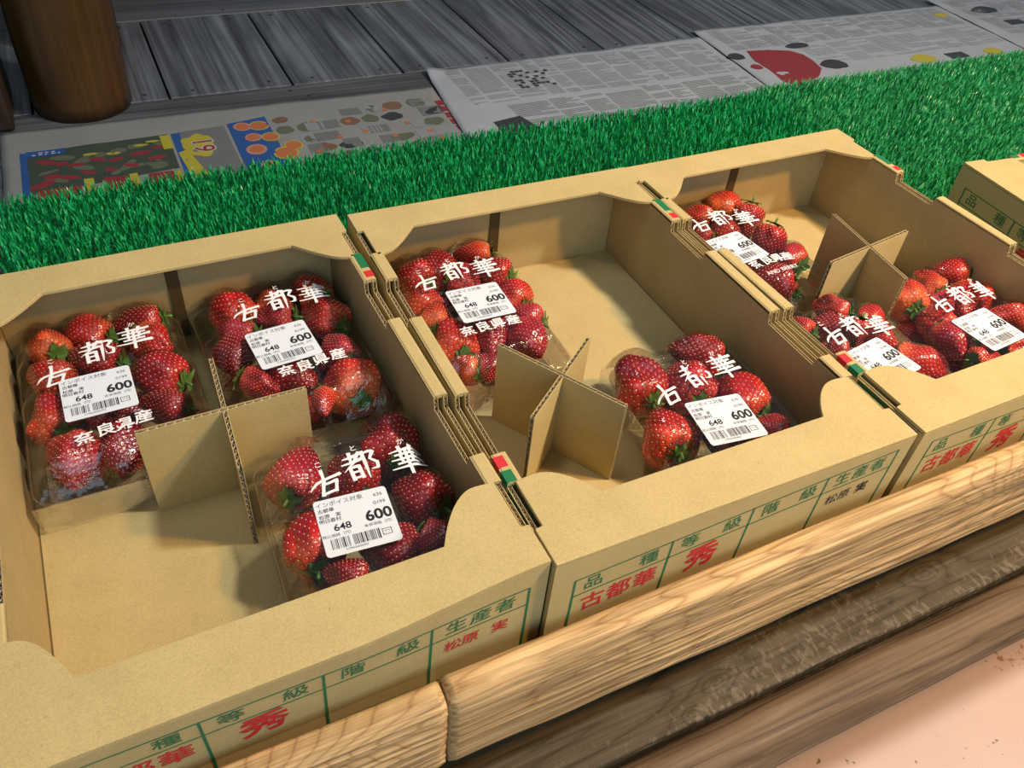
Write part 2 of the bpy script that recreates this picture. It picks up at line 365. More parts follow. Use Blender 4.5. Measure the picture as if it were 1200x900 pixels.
def beam(name, x0, x1, y0, y1, ztop, zbot, rad, mat, seed, slope=0.0, ridge=0.5, wav=1.5, tilt=0.0):
    """thick worn timber: rounded edges, ridged weathered face"""
    prof = []
    def arc(cx, cz, a0, a1, n=7):
        for i in range(n+1):
            a = math.radians(a0+(a1-a0)*i/n); prof.append((cx+rad*math.cos(a), cz+rad*math.sin(a)))
    H = ztop-zbot; Wd = y1-y0
    # profile in (depth from front, z) with front at 0
    arc(Wd-rad, -rad, 90, 0, 5)
    prof += [(Wd, -H/2)]; arc(Wd-rad, -H+rad, 0, -90, 3); arc(rad, -H+rad, -90, -180, 4)
    nf = 46
    for i in range(1, nf): prof.append((0, -H+rad+(H-2*rad)*i/nf))
    arc(rad, -rad, 180, 90, 8)
    nt = 8
    for i in range(1, nt): prof.append((rad+(Wd-2*rad)*i/nt, 0))
    nx = max(8, int((x1-x0)/4)); m = MB(); n = len(prof); vs = []
    for i in range(nx+1):
        x = x0+(x1-x0)*i/nx
        inset = 1.2 if i in (0, nx) else 0
        lowf = noise.noise(Vector((x*0.011, seed, 0)))*wav
        for (d, z) in prof:
            r1 = noise.noise(Vector((x*0.004+seed*7, z*0.42+noise.noise(Vector((x*.012, seed, 3)))*1.6, seed)))*ridge*1.5
            r2 = noise.noise(Vector((x*0.02, z*0.09, d*0.12+seed)))*wav
            chip = 0
            if z > -rad*1.6 and d < rad*1.5:
                chip = max(0, noise.noise(Vector((x*0.018, seed*3, 1)))*5-0.6)
            yy = y0+d+(r1+r2*0.5 if d < Wd*0.6 else 0)+chip*0.5+tilt*z
            zz = ztop+z+slope*(x-x0)*(1 if z > -H*0.4 else 0.25)+lowf*0.6-chip*0.7+(r1*0.8 if z > -2 else 0)
            yy = min(max(yy, y0-2.5)+ (inset if d < 3 else 0), y1)
            vs.append((x, yy, zz-(inset if z > -3 else 0)))
    fs = []
    for i in range(nx):
        for k in range(n):
            a = i*n+k; b = i*n+(k+1) % n; fs.append((a, b, b+n, a+n))
    fs += [tuple(range(n-1, -1, -1)), tuple(nx*n+k for k in range(n))]
    m.add(vs, fs); return bench_part(m, name, mat, smooth=True)
beam('front_beam', -420, -66.5, -24, -6.5, -52.5, -123, 6, M_beam, 1.7, 0.004, 0.9, 1.6)
beam('front_beam', -64.0, 900, -24, -5.5, -51.0, -123, 6, M_beam, 4.3, 0.02, 1.1, 1.8)
st = beam('step_plank', -600, 1400, -45.5, 70, -165, -195, 2, M_step, 6.1, 0, 0.35, 0.8)
st = beam('step_plank', -600, 1400, -84, -47, -166, -204, 13, M_step_edge, 8.4, 0, 0.4, 1.5)
mb = MB()
for x in (-400, 500, 1300): mb.box(x-20, x+20, -20, 60, -420, -195)
bench_part(mb, 'step_leg', M_darkpost)
mb = MB()
for x in (-395, 570, 1330): mb.box(x-15, x+15, 20, 69, -196, -119)
bench_part(mb, 'step_bracket', M_darkpost)

# posts
def post_mesh(name, cx, cy, r, z0, z1, mat, parent, seed, taper=0.0, lean=(0, 0)):
    m = MB(); n = 40; k = 40; vs = []
    for j in range(k+1):
        z = z0+(z1-z0)*j/k
        for i in range(n):
            a = i*2*math.pi/n
            rr = (r-taper*(z-z0))*(1+0.05*noise.noise(Vector((math.cos(a)*1.3, math.sin(a)*1.3, z*0.006+seed))))
            rr += 1.6*noise.noise(Vector((math.cos(a)*4, math.sin(a)*4, z*0.012+seed*2)))
            vs.append((cx+rr*math.cos(a)+lean[0]*(z-z0), cy+rr*math.sin(a)+lean[1]*(z-z0), z))
    fs = [(j*n+i, j*n+(i+1) % n, (j+1)*n+(i+1) % n, (j+1)*n+i) for j in range(k) for i in range(n)]
    fs += [tuple(range(n-1, -1, -1)), tuple(k*n+i for i in range(n))]
    m.add(vs, fs); return m.build(name, mat, parent, smooth=True)
lg = post_mesh('log_post', 0, 0, 51, 0, 620, M_log, None, 2.2, -0.010)
lg.location = Vector((-166, 822, ZT))*MM
tag(lg, 'thick round varnished brown log post standing behind the colour newspaper', 'post')
m = MB(); m.box(-45, 45, -45, 45, 0, 640)
o = m.build('square_post', M_darkpost, bevel=3); o.location = Vector((-152, 1018, ZT))*MM
tag(o, 'square dark brown post half hidden behind the round log', 'post')
m = MB(); m.box(-60, 60, -55, 55, 0, 560)
o = m.build('corner_post', M_darkpost, bevel=4); o.location = Vector((-298, 824, ZT))*MM
tag(o, 'almost black wooden post at the far left beside the round log', 'post')
m = MB(); m.box(-7, 5, -330, 160, 0, 12)
o = m.build('edge_rail', M_step, bevel=2); o.location = Vector((-270, 600, ZT))*MM
tag(o, 'narrow brown wooden rail along the left end of the green mat', 'rail')

# ---------------------------------------------------------------- newspapers
M_paper = None
def paper_mat(name, c):
    t = NT(name); n = t.noise(t.coord(), 14, 4, 0.6)
    t.l(t.ramp(n, [(0.3, tuple(q*0.88 for q in c)), (0.7, c)]), t.b.inputs['Base Color']); t.set(Roughness=0.7)
    t.b.inputs['Specular IOR Level'].default_value = 0.3
    t.bump(n, 0.4, 0.004); return t.m
M_news = paper_mat('newsprint', (0.25, 0.285, 0.335)); M_flyer = paper_mat('flyer_paper', (0.17, 0.185, 0.195))  # paper tones darkened and blued to stand for weaker light at the back
def ink(name, c): return plain(name, c, 0.55, 0.35)
I_dg = ink('photo_dark_green', (0.030, 0.048, 0.038)); I_bl = ink('print_blue', (0.015, 0.06, 0.21)); I_ye = ink('print_yellow', (0.28, 0.26, 0.03))
I_rd = ink('print_red', (0.16, 0.022, 0.03)); I_or = ink('print_orange', (0.30, 0.10, 0.045)); I_gr = ink('print_grey', (0.10, 0.115, 0.125)); I_lg = ink('print_light_grey', (0.165, 0.185, 0.215))
I_dk = ink('print_dark', (0.025, 0.03, 0.036)); I_wh = ink('print_white', (0.33, 0.33, 0.34)); I_br = ink('print_brown', (0.12, 0.07, 0.055)); I_mg = ink('print_mud_green', (0.075, 0.09, 0.065))
I_pk = ink('print_pink', (0.28, 0.15, 0.13))
def wave(x, y, s): return 1.1*noise.noise(Vector((x*.012, y*.018, s)))+0.5*noise.noise(Vector((x*.05, y*.04, s+5)))+1.1
def sheet(label, corners, z, seed, mat, group=None, curl=None):
    """corners: back-left, back-right, front-right, front-left in world mm"""
    bl, br, fr, flc = [Vector(c) for c in corners]; ctr = (bl+br+fr+flc)/4
    t = thing('newspaper_sheet', label, 'newspaper', (ctr.x, ctr.y, z), 0, group)
    nx, ny = 60, 30; m = MB(); vs = []
    for j in range(ny+1):
        for i in range(nx+1):
            u, v = i/nx, j/ny; q = (bl*(1-u)+br*u)*(1-v)+(flc*(1-u)+fr*u)*v
            e = Vector((noise.noise(Vector((u*5, v*5, seed)))*1.5, noise.noise(Vector((u*9, v*3, seed+2)))*3))*(1 if j == 0 else .3)
            q = q+e; h = wave(q.x, q.y, seed)
            if curl: h += curl*max(0, 1-(u*14+v*8))
            vs.append((q.x-ctr.x, q.y-ctr.y, h))
    fs = [(j*(nx+1)+i, (j+1)*(nx+1)+i, (j+1)*(nx+1)+i+1, j*(nx+1)+i+1) for j in range(ny) for i in range(nx)]
    m.add(vs, fs); o = m.build('page', mat, t, smooth=True)
    so = o.modifiers.new('thick', 'SOLIDIFY'); so.thickness = 0.15*MM; so.offset = -1
    def pl(lift): return lambda x, y: (x-ctr.x, y-ctr.y, wave(x, y, seed)+lift)
    return t, pl
def pgrid(m, place, quad, n=8, k=6):
    a, b, c, d = [Vector(q) for q in quad]; vs = []
    for j in range(k+1):
        for i in range(n+1):
            u, v = i/n, j/k; q = (a*(1-u)+b*u)*(1-v)+(d*(1-u)+c*u)*v; vs.append(place(q.x, q.y))
    m.add(vs, [(j*(n+1)+i, (j+1)*(n+1)+i, (j+1)*(n+1)+i+1, j*(n+1)+i+1) for j in range(k) for i in range(n)])
def rect(m, place, x0, x1, y0, y1, n=6, k=4): pgrid(m, place, [(x0, y1), (x1, y1), (x1, y0), (x0, y0)], n, k)
def blob(m, place, cx, cy, rx, ry, ang=0, seed=0, n=22, irr=0.12):
    vs = [place(cx, cy)]
    for i in range(n):
        a = i*2*math.pi/n; r = 1+irr*noise.noise(Vector((math.cos(a)*1.5, math.sin(a)*1.5, seed)))*2
        x, y = rx*r*math.cos(a), ry*r*math.sin(a); vs.append(place(cx+x*math.cos(ang)-y*math.sin(ang), cy+x*math.sin(ang)+y*math.cos(ang)))
    m.add(vs, [(0, i+1, (i+1) % n+1) for i in range(n)])
# colour flyer
T1, P1 = sheet('colour supermarket flyer with fruit and salad photos lying beneath the green mat at left', [(-254, 767), (232, 757), (214, 560), (-254, 560)], ZT+0.1, 1.0, M_flyer)
def pr(name, mat, fn, lift, T, P, kind=None):
    m = MB(); fn(m, P(lift))
    if kind: o = m.build(name, mat, T); o['kind'] = kind
    else: m.pieces(name, mat, T)
pr('printed_photo', I_dg, lambda m, p: pgrid(m, p, [(-232, 714), (-92, 718), (-92, 640), (-231, 625)], 16, 8), 0.25, T1, P1)
def salads(m, p):
    r = random.Random(2)
    for x, y in [(-214,688),(-200,680),(-187,674),(-166,680),(-149,676),(-125,682),(-177,655),(-157,656),(-210,656),(-136,659),(-105,690),(-195,650),(-110,668),(-222,640),(-215,645)]:
        blob(m, p, x, y, r.uniform(6, 10), r.uniform(3, 5), r.uniform(-.5, .5), x)
def greens(m, p):
    r = random.Random(5)
    for i in range(18): blob(m, p, r.uniform(-222, -100), r.uniform(648, 708), r.uniform(5, 13), r.uniform(3, 6), r.uniform(-1, 1), i)
pr('printed_leaves', I_mg, greens, 0.3, T1, P1); pr('printed_salad', I_rd, salads, 0.36, T1, P1)
pr('printed_leaves', I_ye, lambda m, p: [blob(m, p, x, y, 7, 2.4, 0, x) for x, y in ((-150, 690), (-172, 694), (-122, 700), (-110, 706))], 0.33, T1, P1)
pr('printed_border', I_bl, lambda m, p: (pgrid(m, p, [(-237, 714), (-231, 714), (-231, 600), (-238, 600)], 3, 10), rect(m, p, -231, -195, 703, 716)), 0.4, T1, P1)
pr('printed_photo', I_rd, lambda m, p: [rect(m, p, *q) for q in ((-225, -186, 600, 632), (-166, -143, 600, 640), (-123, -97, 600, 636))], 0.3, T1, P1)
pr('printed_price_box', I_ye, lambda m, p: [rect(m, p, *q) for q in ((-183, -174, 600, 643), (-141, -133, 600, 641), (-101, -91, 683, 716), (-98, -92, 600, 634))], 0.4, T1, P1)
def ticks(x0, x1, y0, y1, dx, dy, w, h, seed):
    def fn(m, p):
        r = random.Random(seed); y = y0
        while y < y1:
            x = x0
            while x < x1:
                if r.random() < .8: ww = w*r.uniform(.5, 1.3); m.add([p(x, y), p(x+ww, y), p(x+ww, y+h), p(x, y+h)], [(0, 1, 2, 3)])
                x += dx
            y += dy
    return fn
pr('printed_lines', I_dk, ticks(-172, -145, 636, 650, 4, 3.4, 2.6, 1.6, 1), 0.3, T1, P1, 'stuff')
pr('printed_lines', I_wh, ticks(-226, -198, 706, 712, 6, 4, 3.6, 2.2, 3), 0.5, T1, P1, 'stuff')
pr('printed_photo', I_gr, lambda m, p: pgrid(m, p, [(-89, 718), (-32, 720), (-31, 600), (-86, 600)], 10, 10), 0.25, T1, P1)
pr('printed_border', I_bl, lambda m, p: pgrid(m, p, [(-89, 717), (-80, 717), (-83, 600), (-89, 600)], 3, 8), 0.35, T1, P1)
pr('printed_starburst', I_ye, lambda m, p: (blob(m, p, -66, 685, 17, 24, 0, 3, 26, .2), pgrid(m, p, [(-88, 672), (-78, 676), (-64, 600), (-82, 600)], 4, 8)), 0.4, T1, P1)
def nineteen(m, p, b): put_text(m, '19', 30, -62, 681, -math.pi/2, p, b)
pr('printed_number', I_wh, lambda m, p: nineteen(m, p, 1.6), 0.5, T1, P1); pr('printed_number', I_rd, lambda m, p: nineteen(m, p, 0.2), 0.6, T1, P1)
pr('printed_photo', I_bl, lambda m, p: pgrid(m, p, [(-28, 723), (16, 731), (16, 600), (-29, 600)], 10, 10), 0.25, T1, P1)
def fruit(k, s):
    def fn(m, p):
        for i, (x, y, r) in enumerate([(-13,712,10),(5,710,10),(-7,684,9),(11,680,9),(-10,656,11),(18,640,12),(-4,618,10),(30,655,9)]):
            if i % 2 == k: blob(m, p, x, y, r*s, r*s*1.05, 0, i, 22, .02)
    return fn
pr('printed_fruit', I_pk, fruit(0, 1), 0.32, T1, P1); pr('printed_fruit', I_ye, fruit(1, 1.12), 0.30, T1, P1); pr('printed_fruit', I_or, fruit(1, .95), 0.37, T1, P1); pr('printed_fruit', I_or, fruit(0, .7), 0.37, T1, P1)
def goods(sel, seed=9):
    def fn(m, p):
        r = random.Random(seed); k = 0
        for row, y in enumerate((606, 630, 656, 682, 708)):
            x = 20+r.uniform(0, 6)
            while x < 205:
                ww = r.uniform(16, 32); k += 1; kind = r.randrange(5); hh = r.uniform(17, 23)
                if kind == sel:
                    if sel in (0, 1): rect(m, p, x, x+ww*.95, y, y+hh)
                    else: blob(m, p, x+ww*.4, y+hh*.5, ww*.48, hh*.46, r.uniform(-.3, .3), k)
                else: r.uniform(0, 1)
                x += ww+3
    return fn
for sel, mt in ((0, I_gr), (1, I_lg), (2, I_br), (3, I_dk), (4, I_mg)): pr('printed_goods', mt, goods(sel), 0.3, T1, P1)
pr('printed_price_box', I_or, lambda m, p: [rect(m, p, x, x+6, y, y+6, 2, 2) for x, y in ((50,632),(80,655),(112,660),(140,640),(165,668),(190,620),(62,700),(100,690),(150,708),(182,640))], 0.42, T1, P1)
def redcol(m, p):
    for i in range(6): q = 716-i*17; pgrid(m, p, [(219-i*.3, q), (230-i*.3, q), (229.6-i*.3, q-13), (218.6-i*.3, q-13)], 2, 3)
pr('printed_banner', I_rd, redcol, 0.3, T1, P1)
# black and white sheets
def columns(x0, x1, y0, y1, seed, colw=30, pitch=3.1):
    def fn(m, p):
        r = random.Random(seed); x = x0
        while x < x1-6:
            cw = min(colw*r.uniform(.7, 1.5), x1-x)-4; y = y1-r.uniform(0, 8)
            while y > y0:
                if r.random() < .93:
                    L = cw*(1 if r.random() < .85 else r.uniform(.3, .9)); n = max(2, int(L/9))
                    pgrid(m, p, [(x, y), (x+L, y), (x+L, y-1.25), (x, y-1.25)], n, 1)
                y -= pitch if r.random() < .95 else pitch*3
            x += cw+4
    return fn
T2, P2 = sheet('black and white newspaper sheet with a crossword, its corner folded, behind the middle box', [(240, 800), (686, 816), (672, 545), (209, 545)], ZT+1.6, 2.0, M_news, curl=6)
pr('printed_columns', I_lg, columns(262, 672, 690, 800, 1), 0.3, T2, P2, 'stuff'); pr('printed_columns', I_gr, columns(300, 668, 610, 684, 2, 40, 3.6), 0.3, T2, P2, 'stuff')
def cross(m, p):
    r = random.Random(7)
    for i in range(9):
        for j in range(8):
            if r.random() < .38: rect(m, p, 340+i*6.6, 345.6+i*6.6, 718+j*6.8, 723.6+j*6.8, 2, 2)
pr('printed_crossword', I_dk, cross, 0.4, T2, P2)
pr('printed_photo', I_dk, lambda m, p: pgrid(m, p, [(264, 640), (302, 646), (312, 610), (264, 610)], 5, 4), 0.35, T2, P2)
T3, P3 = sheet('newspaper sheet with a large red printed shape beneath the second green mat', [(686, 836), (1218, 834), (1205, 550), (664, 550)], ZT+3.2, 3.0, M_news)
pr('printed_columns', I_lg, columns(705, 1190, 750, 826, 4), 0.3, T3, P3, 'stuff'); pr('printed_columns', I_lg, columns(810, 1190, 672, 742, 5, 46, 4), 0.3, T3, P3, 'stuff')
def redshape(m, p):
    pts = [(719,743),(755,738),(789,729),(800,712),(798,690),(790,660),(769,640),(740,626),(712,622),(703,640),(709,677),(708,710)]
    c = (750, 685); m.add([p(*c)]+[p(*q) for q in pts], [(0, i+1, (i+1) % 12+1) for i in range(12)])
pr('printed_red_shape', I_rd, redshape, 0.4, T3, P3)
pr('printed_red_dot', I_rd, lambda m, p: blob(m, p, 697, 690, 10, 8), 0.4, T3, P3)
pr('printed_photo', I_dk, lambda m, p: (blob(m, p, 691, 730, 14, 11), blob(m, p, 822, 668, 24, 15), blob(m, p, 815, 742, 22, 9), rect(m, p, 668, 684, 600, 625), rect(m, p, 1028, 1066, 634, 654)), 0.42, T3, P3)
pr('printed_photo', I_ye, lambda m, p: (blob(m, p, 982, 648, 24, 14), blob(m, p, 1127, 642, 20, 12), blob(m, p, 1170, 790, 16, 8)), 0.42, T3, P3)
T4, P4 = sheet('grey newspaper sheet furthest right, overlapping the one with the red shape', [(1205, 862), (1560, 862), (1560, 550), (1180, 550)], ZT+4.6, 4.0, M_news)
pr('printed_columns', I_lg, columns(1225, 1500, 690, 850, 6), 0.3, T4, P4, 'stuff'); pr('printed_photo', I_dk, lambda m, p: (blob(m, p, 1275, 790, 30, 14), rect(m, p, 1262, 1300, 720, 740)), 0.4, T4, P4)

# ---------------------------------------------------------------- artificial turf
FOOT = [(-251.1, -0.85, 0.018), (0, 0, 0), (255.65, -0.94, 0.0175), (574, 256, math.radians(-94))]
def under_box(X, Y):
    r = np.zeros(len(X), bool)
    for ox, oy, a in FOOT:
        c, s = math.cos(a), math.sin(a); lx = (X-ox)*c+(Y-oy)*s; ly = -(X-ox)*s+(Y-oy)*c
        r |= (lx > -1.5) & (lx < 251.5) & (ly > -1.5) & (ly < 348.5)
    return r
def turf(label, x0, x1, y0, y1, seed, mat, sx=6.4, sy=5.0, lean=0.0):
    t = thing('artificial_turf_mat', label, 'mat', ((x0+x1)/2, (y0+y1)/2, ZT+5.5))
    cx, cy = (x0+x1)/2, (y0+y1)/2
    m = MB(); m.box(x0-cx, x1-cx, y0-cy, y1-cy, 0, 1.0); m.build('backing', M_turf_back, t)
    rs = np.random.RandomState(seed)
    gx = np.arange(x0+1, x1-1, sx); gy = np.arange(y0+1, y1-1, sy)
    X, Y = np.meshgrid(gx, gy); X = X+((np.arange(len(gy)) % 2)*sx/2)[:, None]; X = X.ravel(); Y = Y.ravel()
    vis = (Y > 330) | (X > 440)
    keep = vis | (rs.rand(len(X)) < 0.06)
    keep |= under_box(X, Y) & (rs.rand(len(X)) < 0.10)
    X, Y = X[keep], Y[keep]
    X = X+rs.randn(len(X))*.6; Y = Y+rs.randn(len(Y))*.6
    nb = 4
    X = np.repeat(X, nb); Y = np.repeat(Y, nb); n = len(X)
    ang = rs.rand(n)*2*np.pi; tl = rs.uniform(1.0, 5.2, n); h = rs.uniform(10.0, 14.0, n)
    h = np.where(under_box(X, Y), rs.uniform(6.5, 8.2, n), h)
    bx = X+np.cos(ang)*rs.uniform(.2, 1.3, n); by = Y+np.sin(ang)*rs.uniform(.2, 1.3, n)
    wa = ang+np.pi/2+rs.randn(n)*.5; wd = rs.uniform(.7, 1.15, n)
    V = np.zeros((n, 7, 3)); zz = [0, .38, .74, 1.0]; out = [0, .18, .52, 1.0]; ws = [1, .9, .7, 0]
    for k in range(4):
        px = bx+np.cos(ang)*tl*out[k]+lean*zz[k]**2*h*.3; py = by+np.sin(ang)*tl*out[k]; pz = 0.9+h*zz[k]
        if k < 3:
            V[:, 2*k] = np.stack([px-np.cos(wa)*wd*ws[k], py-np.sin(wa)*wd*ws[k], pz], 1)
            V[:, 2*k+1] = np.stack([px+np.cos(wa)*wd*ws[k], py+np.sin(wa)*wd*ws[k], pz], 1)
        else: V[:, 6] = np.stack([px, py, pz], 1)
    # keep tall blades out of the trays
    tipx, tipy = V[:, 6, 0], V[:, 6, 1]; bad = under_box(tipx, tipy) & ~under_box(X, Y)
    V = V[~bad]; n = len(V); V[:, :, 0] -= cx; V[:, :, 1] -= cy
    base = np.arange(n)*7
    q = np.stack([base, base+1, base+3, base+2, base+2, base+3, base+5, base+4], 1).reshape(-1); tri = np.stack([base+4, base+5, base+6], 1)
    loops = np.concatenate([q, tri.reshape(-1)])
    me = bpy.data.meshes.new('blades'); me.vertices.add(n*7); me.vertices.foreach_set('co', (V*MM).reshape(-1))
    me.loops.add(len(loops)); me.loops.foreach_set('vertex_index', loops.astype(np.int32))
    me.polygons.add(3*n)
    ls = np.concatenate([np.arange(2*n)*4, 8*n+np.arange(n)*3]); lt = np.concatenate([np.full(2*n, 4), np.full(n, 3)])
    me.polygons.foreach_set('loop_start', ls.astype(np.int32)); me.polygons.foreach_set('loop_total', lt.astype(np.int32))
    me.polygons.foreach_set('use_smooth', [True]*(3*n)); me.update(calc_edges=True)
    o = link('blades', me, mat, t); o['kind'] = 'stuff'
    return t
turf('bright green artificial turf mat lying under and behind the three strawberry boxes', -257, 626, 14, 602, 3, M_turf)
turf('duller green artificial turf mat at the right, reaching the single box on the right', 629, 1290, 14, 612, 8, M_turf2, lean=0.6)

# ---------------------------------------------------------------- cardboard
def ribbon(m, p0, p1, inward, nrm, T, depth=2.6, wl=5.0):
    """visible corrugation along an exposed board edge"""
    p0, p1, inward, nrm = map(Vector, (p0, p1, inward, nrm)); L = (p1-p0).length; n = max(2, int(L/wl*8)); d = (p1-p0)/L
    A = []; B = []
    for i in range(n+1):
        s = L*i/n; off = nrm*((T/2-0.45)*math.sin(s/wl*2*math.pi)); q = p0+d*s+off
        A.append(q+inward*0.15); B.append(q+inward*depth)
    m.strip(A, B)
def corr(parent, name, pts, O, U, V, N, T, edges=(), mats=(None, None), bevel=0):
    """corrugated board: two liners, inner flute paper at the exposed edges listed by vertex index"""
    O, U, V, N = map(Vector, (O, U, V, N)); lt = 0.42
    m = MB(); m.prism(pts, O, U, V, N, lt); m.prism(pts, O+N*(T-lt), U, V, N, lt)
    n = len(pts); area2 = sum(pts[i][0]*pts[(i+1) % n][1]-pts[(i+1) % n][0]*pts[i][1] for i in range(n))
    cl = [i for i in range(n) if i not in edges]
    for i in cl:   # closed edges get a solid cap
        a, b = pts[i], pts[(i+1) % n]; A = O+U*a[0]+V*a[1]; B = O+U*b[0]+V*b[1]
        m.add([A+N*lt, B+N*lt, B+N*(T-lt), A+N*(T-lt)], [(0, 1, 2, 3)])
    o = m.build(name, mats[0], parent)
    if edges:
        r = MB(); dk = MB()
        for i in edges:
            a, b = Vector(pts[i]), Vector(pts[(i+1) % n]); e = (b-a).normalized(); iw = Vector((-e.y, e.x)) if area2 > 0 else Vector((e.y, -e.x))
            A = O+U*a.x+V*a.y; B = O+U*b.x+V*b.y; IW = U*iw.x+V*iw.y
            ribbon(r, A+N*T/2, B+N*T/2, IW, N, T)
            dk.add([A+IW*2.4+N*lt, B+IW*2.4+N*lt, B+IW*2.4+N*(T-lt), A+IW*2.4+N*(T-lt)], [(0, 1, 2, 3)])  # dark sheet behind the ribbon paints the shade between the flutes
        r.build('flute', M_flute, o)['kind'] = 'stuff'; dk.build('flute_shade', M_dark, o)['kind'] = 'stuff'
    return o
FRONT_EAR = [(4.6,57.5),(16,59),(24,57.5),(31,53),(37,47),(42,40.5),(46,34)]
BACK_EAR = [(4.6,288),(14,290),(20,293.5),(28,300.5),(34,307),(39,312.5),(43,317)]
def smooth_poly(p, it=2):
    for _ in range(it):
        q = [p[0]]
        for a, b in zip(p[:-1], p[1:]): q += [(a[0]*.75+b[0]*.25, a[1]*.75+b[1]*.25), (a[0]*.25+b[0]*.75, a[1]*.25+b[1]*.75)]
        p = q+[p[-1]]
    return p
FE = smooth_poly(FRONT_EAR); BE = smooth_poly(BACK_EAR)
def make_box(label, pos, print_z, owner_mat, left_notch=True, bulge=0.0):
    ox, oy, a = pos
    t = thing('cardboard_tray', label, 'cardboard box', (ox, oy, Z0), a, 'brown cardboard strawberry trays')
    H = -Z0
    def b(m, name, mat, **k): return m.build(name, mat, t, **k)
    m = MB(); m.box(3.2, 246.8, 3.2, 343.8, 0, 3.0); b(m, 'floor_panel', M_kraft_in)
    ins = [(10, 6), (240, 6), (240, 312), (214, 337), (36, 337), (10, 312)]
    m = MB(); m.prism(ins, (0, 0, 3.05), (1, 0, 0), (0, 1, 0), (0, 0, 1), 1.4); b(m, 'floor_insert', M_kraft, bevel=0.4)
    for s in (0, 1):
        X = 0 if s == 0 else 241
        prof = [(3.2, 0), (343.8, 0), (343.8, H-3.3), (322, H-3.3), (291, H-3.3), (291, H-.6), (257.5, H-.6), (255.5, H-9.5), (213, H-9.5), (211, H-.6), (132, H-.6), (130, H-9.5), (82, H-9.5), (80, H-.6), (57.5, H-.6), (57.5, H-3.3), (3.2, H-3.3)]
        ed = (2, 3, 4, 6, 7, 8, 10, 11, 12, 14, 15)
        if s == 0 and not left_notch: prof[11] = (130, H-.6); prof[12] = (82, H-.6)
        outer = (X if s == 0 else X+6.2); inner = (X+6.2 if s == 0 else X)
        o1 = corr(t, 'side_wall_outer', prof, (outer, 0, 0), (0, 1, 0), (0, 0, 1), (1, 0, 0), 2.8, ed, (M_kraft,))
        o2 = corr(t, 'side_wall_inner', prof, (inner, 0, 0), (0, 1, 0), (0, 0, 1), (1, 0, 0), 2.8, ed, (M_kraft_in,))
        for y0, y1 in ((57.5, 80), (132, 211), (257.5, 291)):
            m = MB(); n = 8; P = []
            for i in range(n+1):
                an = math.pi*i/n; P.append((4.5-4.5*math.cos(an)*(1 if True else 1), min(0.0, -1.6+2.4*math.sin(an))))
            P = [(0, -3.0)]+P+[(9, -3.0)]
            m.prism(P, (X, y0+.2, H), (1, 0, 0), (0, 0, 1), (0, 1, 0), y1-y0-.4)
            cap = b(m, 'fold_cap', M_kraft, bevel=0.25)
            red = grn = None
            if s == 0 and y0 == 57.5: red, grn = (69, 77.5), (57.8, 66.5)
            if s == 1 and y0 == 257.5: red, grn = (260.5, 268), (272, 290.5)
            if red:
                for rg, mt in ((red, M_red_ink), (grn, M_green_ink)):
                    k = MB(); lo, hi = (-0.06, 6.0) if s == 0 else (3.0, 9.06)
                    k.box(X+lo, X+hi, rg[0], rg[1], H-4.5, H+0.03); k.build('printed_mark', mt, cap)
        if s == 0:
            m = MB(); m.box(-0.12, -0.02, 4, 56, 2, H-4.0); m.build('printed_band', M_green_panel, o1)
    # front and back
    def bx(x):
        q = min(max((250-x)/110, 0), 1); return bulge*q*q*(3-2*q)
    def by(x, z): return -bx(x)*min(max((z-20)/60, 0), 1)
    m = MB(); nx, nz = 25, 8; vs = []
    for k in range(nz+1):
        for i in range(nx+1):
            x, z = 250*i/nx, (H-2.8)*k/nz; vs += [(x, by(x, z), z), (x, by(x, z)+3.0, z)]
    W2_ = 2*(nx+1); fs = []
    for k in range(nz):
        for i in range(nx):
            q = k*W2_+2*i; fs += [(q, q+2, q+2+W2_, q+W2_), (q+1, q+1+W2_, q+3+W2_, q+3)]
        q = k*W2_; fs += [(q, q+W2_, q+W2_+1, q+1), (q+2*nx, q+2*nx+1, q+2*nx+1+W2_, q+2*nx+W2_)]
    for i in range(nx):
        q = 2*i; fs.append((q, q+1, q+3, q+2)); q += nz*W2_; fs.append((q, q+2, q+3, q+1))
    m.add(vs, fs); fp = b(m, 'front_panel', M_kraft)
    m = MB(); m.box(0, 250, 344, 347, 0, H-2.8); b(m, 'back_panel', M_kraft)
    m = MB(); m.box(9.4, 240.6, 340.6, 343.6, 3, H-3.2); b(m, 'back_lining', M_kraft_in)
    m = MB(); m.box(119, 128, 339.4, 340.4, 5, H-3.4); b(m, 'slot_dark_strip', M_dark)  # dark strip laid before the lining, no opening cut
    FL = [(x*0.72 if bulge and x > 5 else x, y if not bulge else y-5*min(max((x-8)/30, 0), 1)) for x, y in FE]; FR = [(x, y if not bulge else y-5*min(max((x-20)/25, 0), 1)) for x, y in FE]
    fpoly = [(250*i/25, -bx(250*i/25)) for i in range(26)]+[(250, 24.5), (245.4, 25)]+[(250-x, y) for x, y in FR]+[(x, y) for x, y in reversed(FL)]+[(4.6, 25), (0, 24.5)]
    m = MB(); m.prism(fpoly, (0, 0, H-2.6), (1, 0, 0), (0, 1, 0), (0, 0, 1), 2.6); b(m, 'front_flange', M_kraft, bevel=1.0)
    bpoly = [(0, 347), (0, 322.5), (4.6, 322)]+[(x, y) for x, y in BE]+[(250-x, y) for x, y in reversed(BE)]+[(245.4, 322), (250, 322.5), (250, 347)]
    m = MB(); m.prism(bpoly, (0, 0, H-2.6), (1, 0, 0), (0, 1, 0), (0, 0, 1), 2.6); b(m, 'back_flange', M_kraft, bevel=1.0)
    # print on the front panel
    zl, zr = print_z
    def zt(x): return H+zl+(zr-zl)*x/250
    cols = [14, 75, 130, 184.5, 239.5]
    g = MB(); lw = 0.75
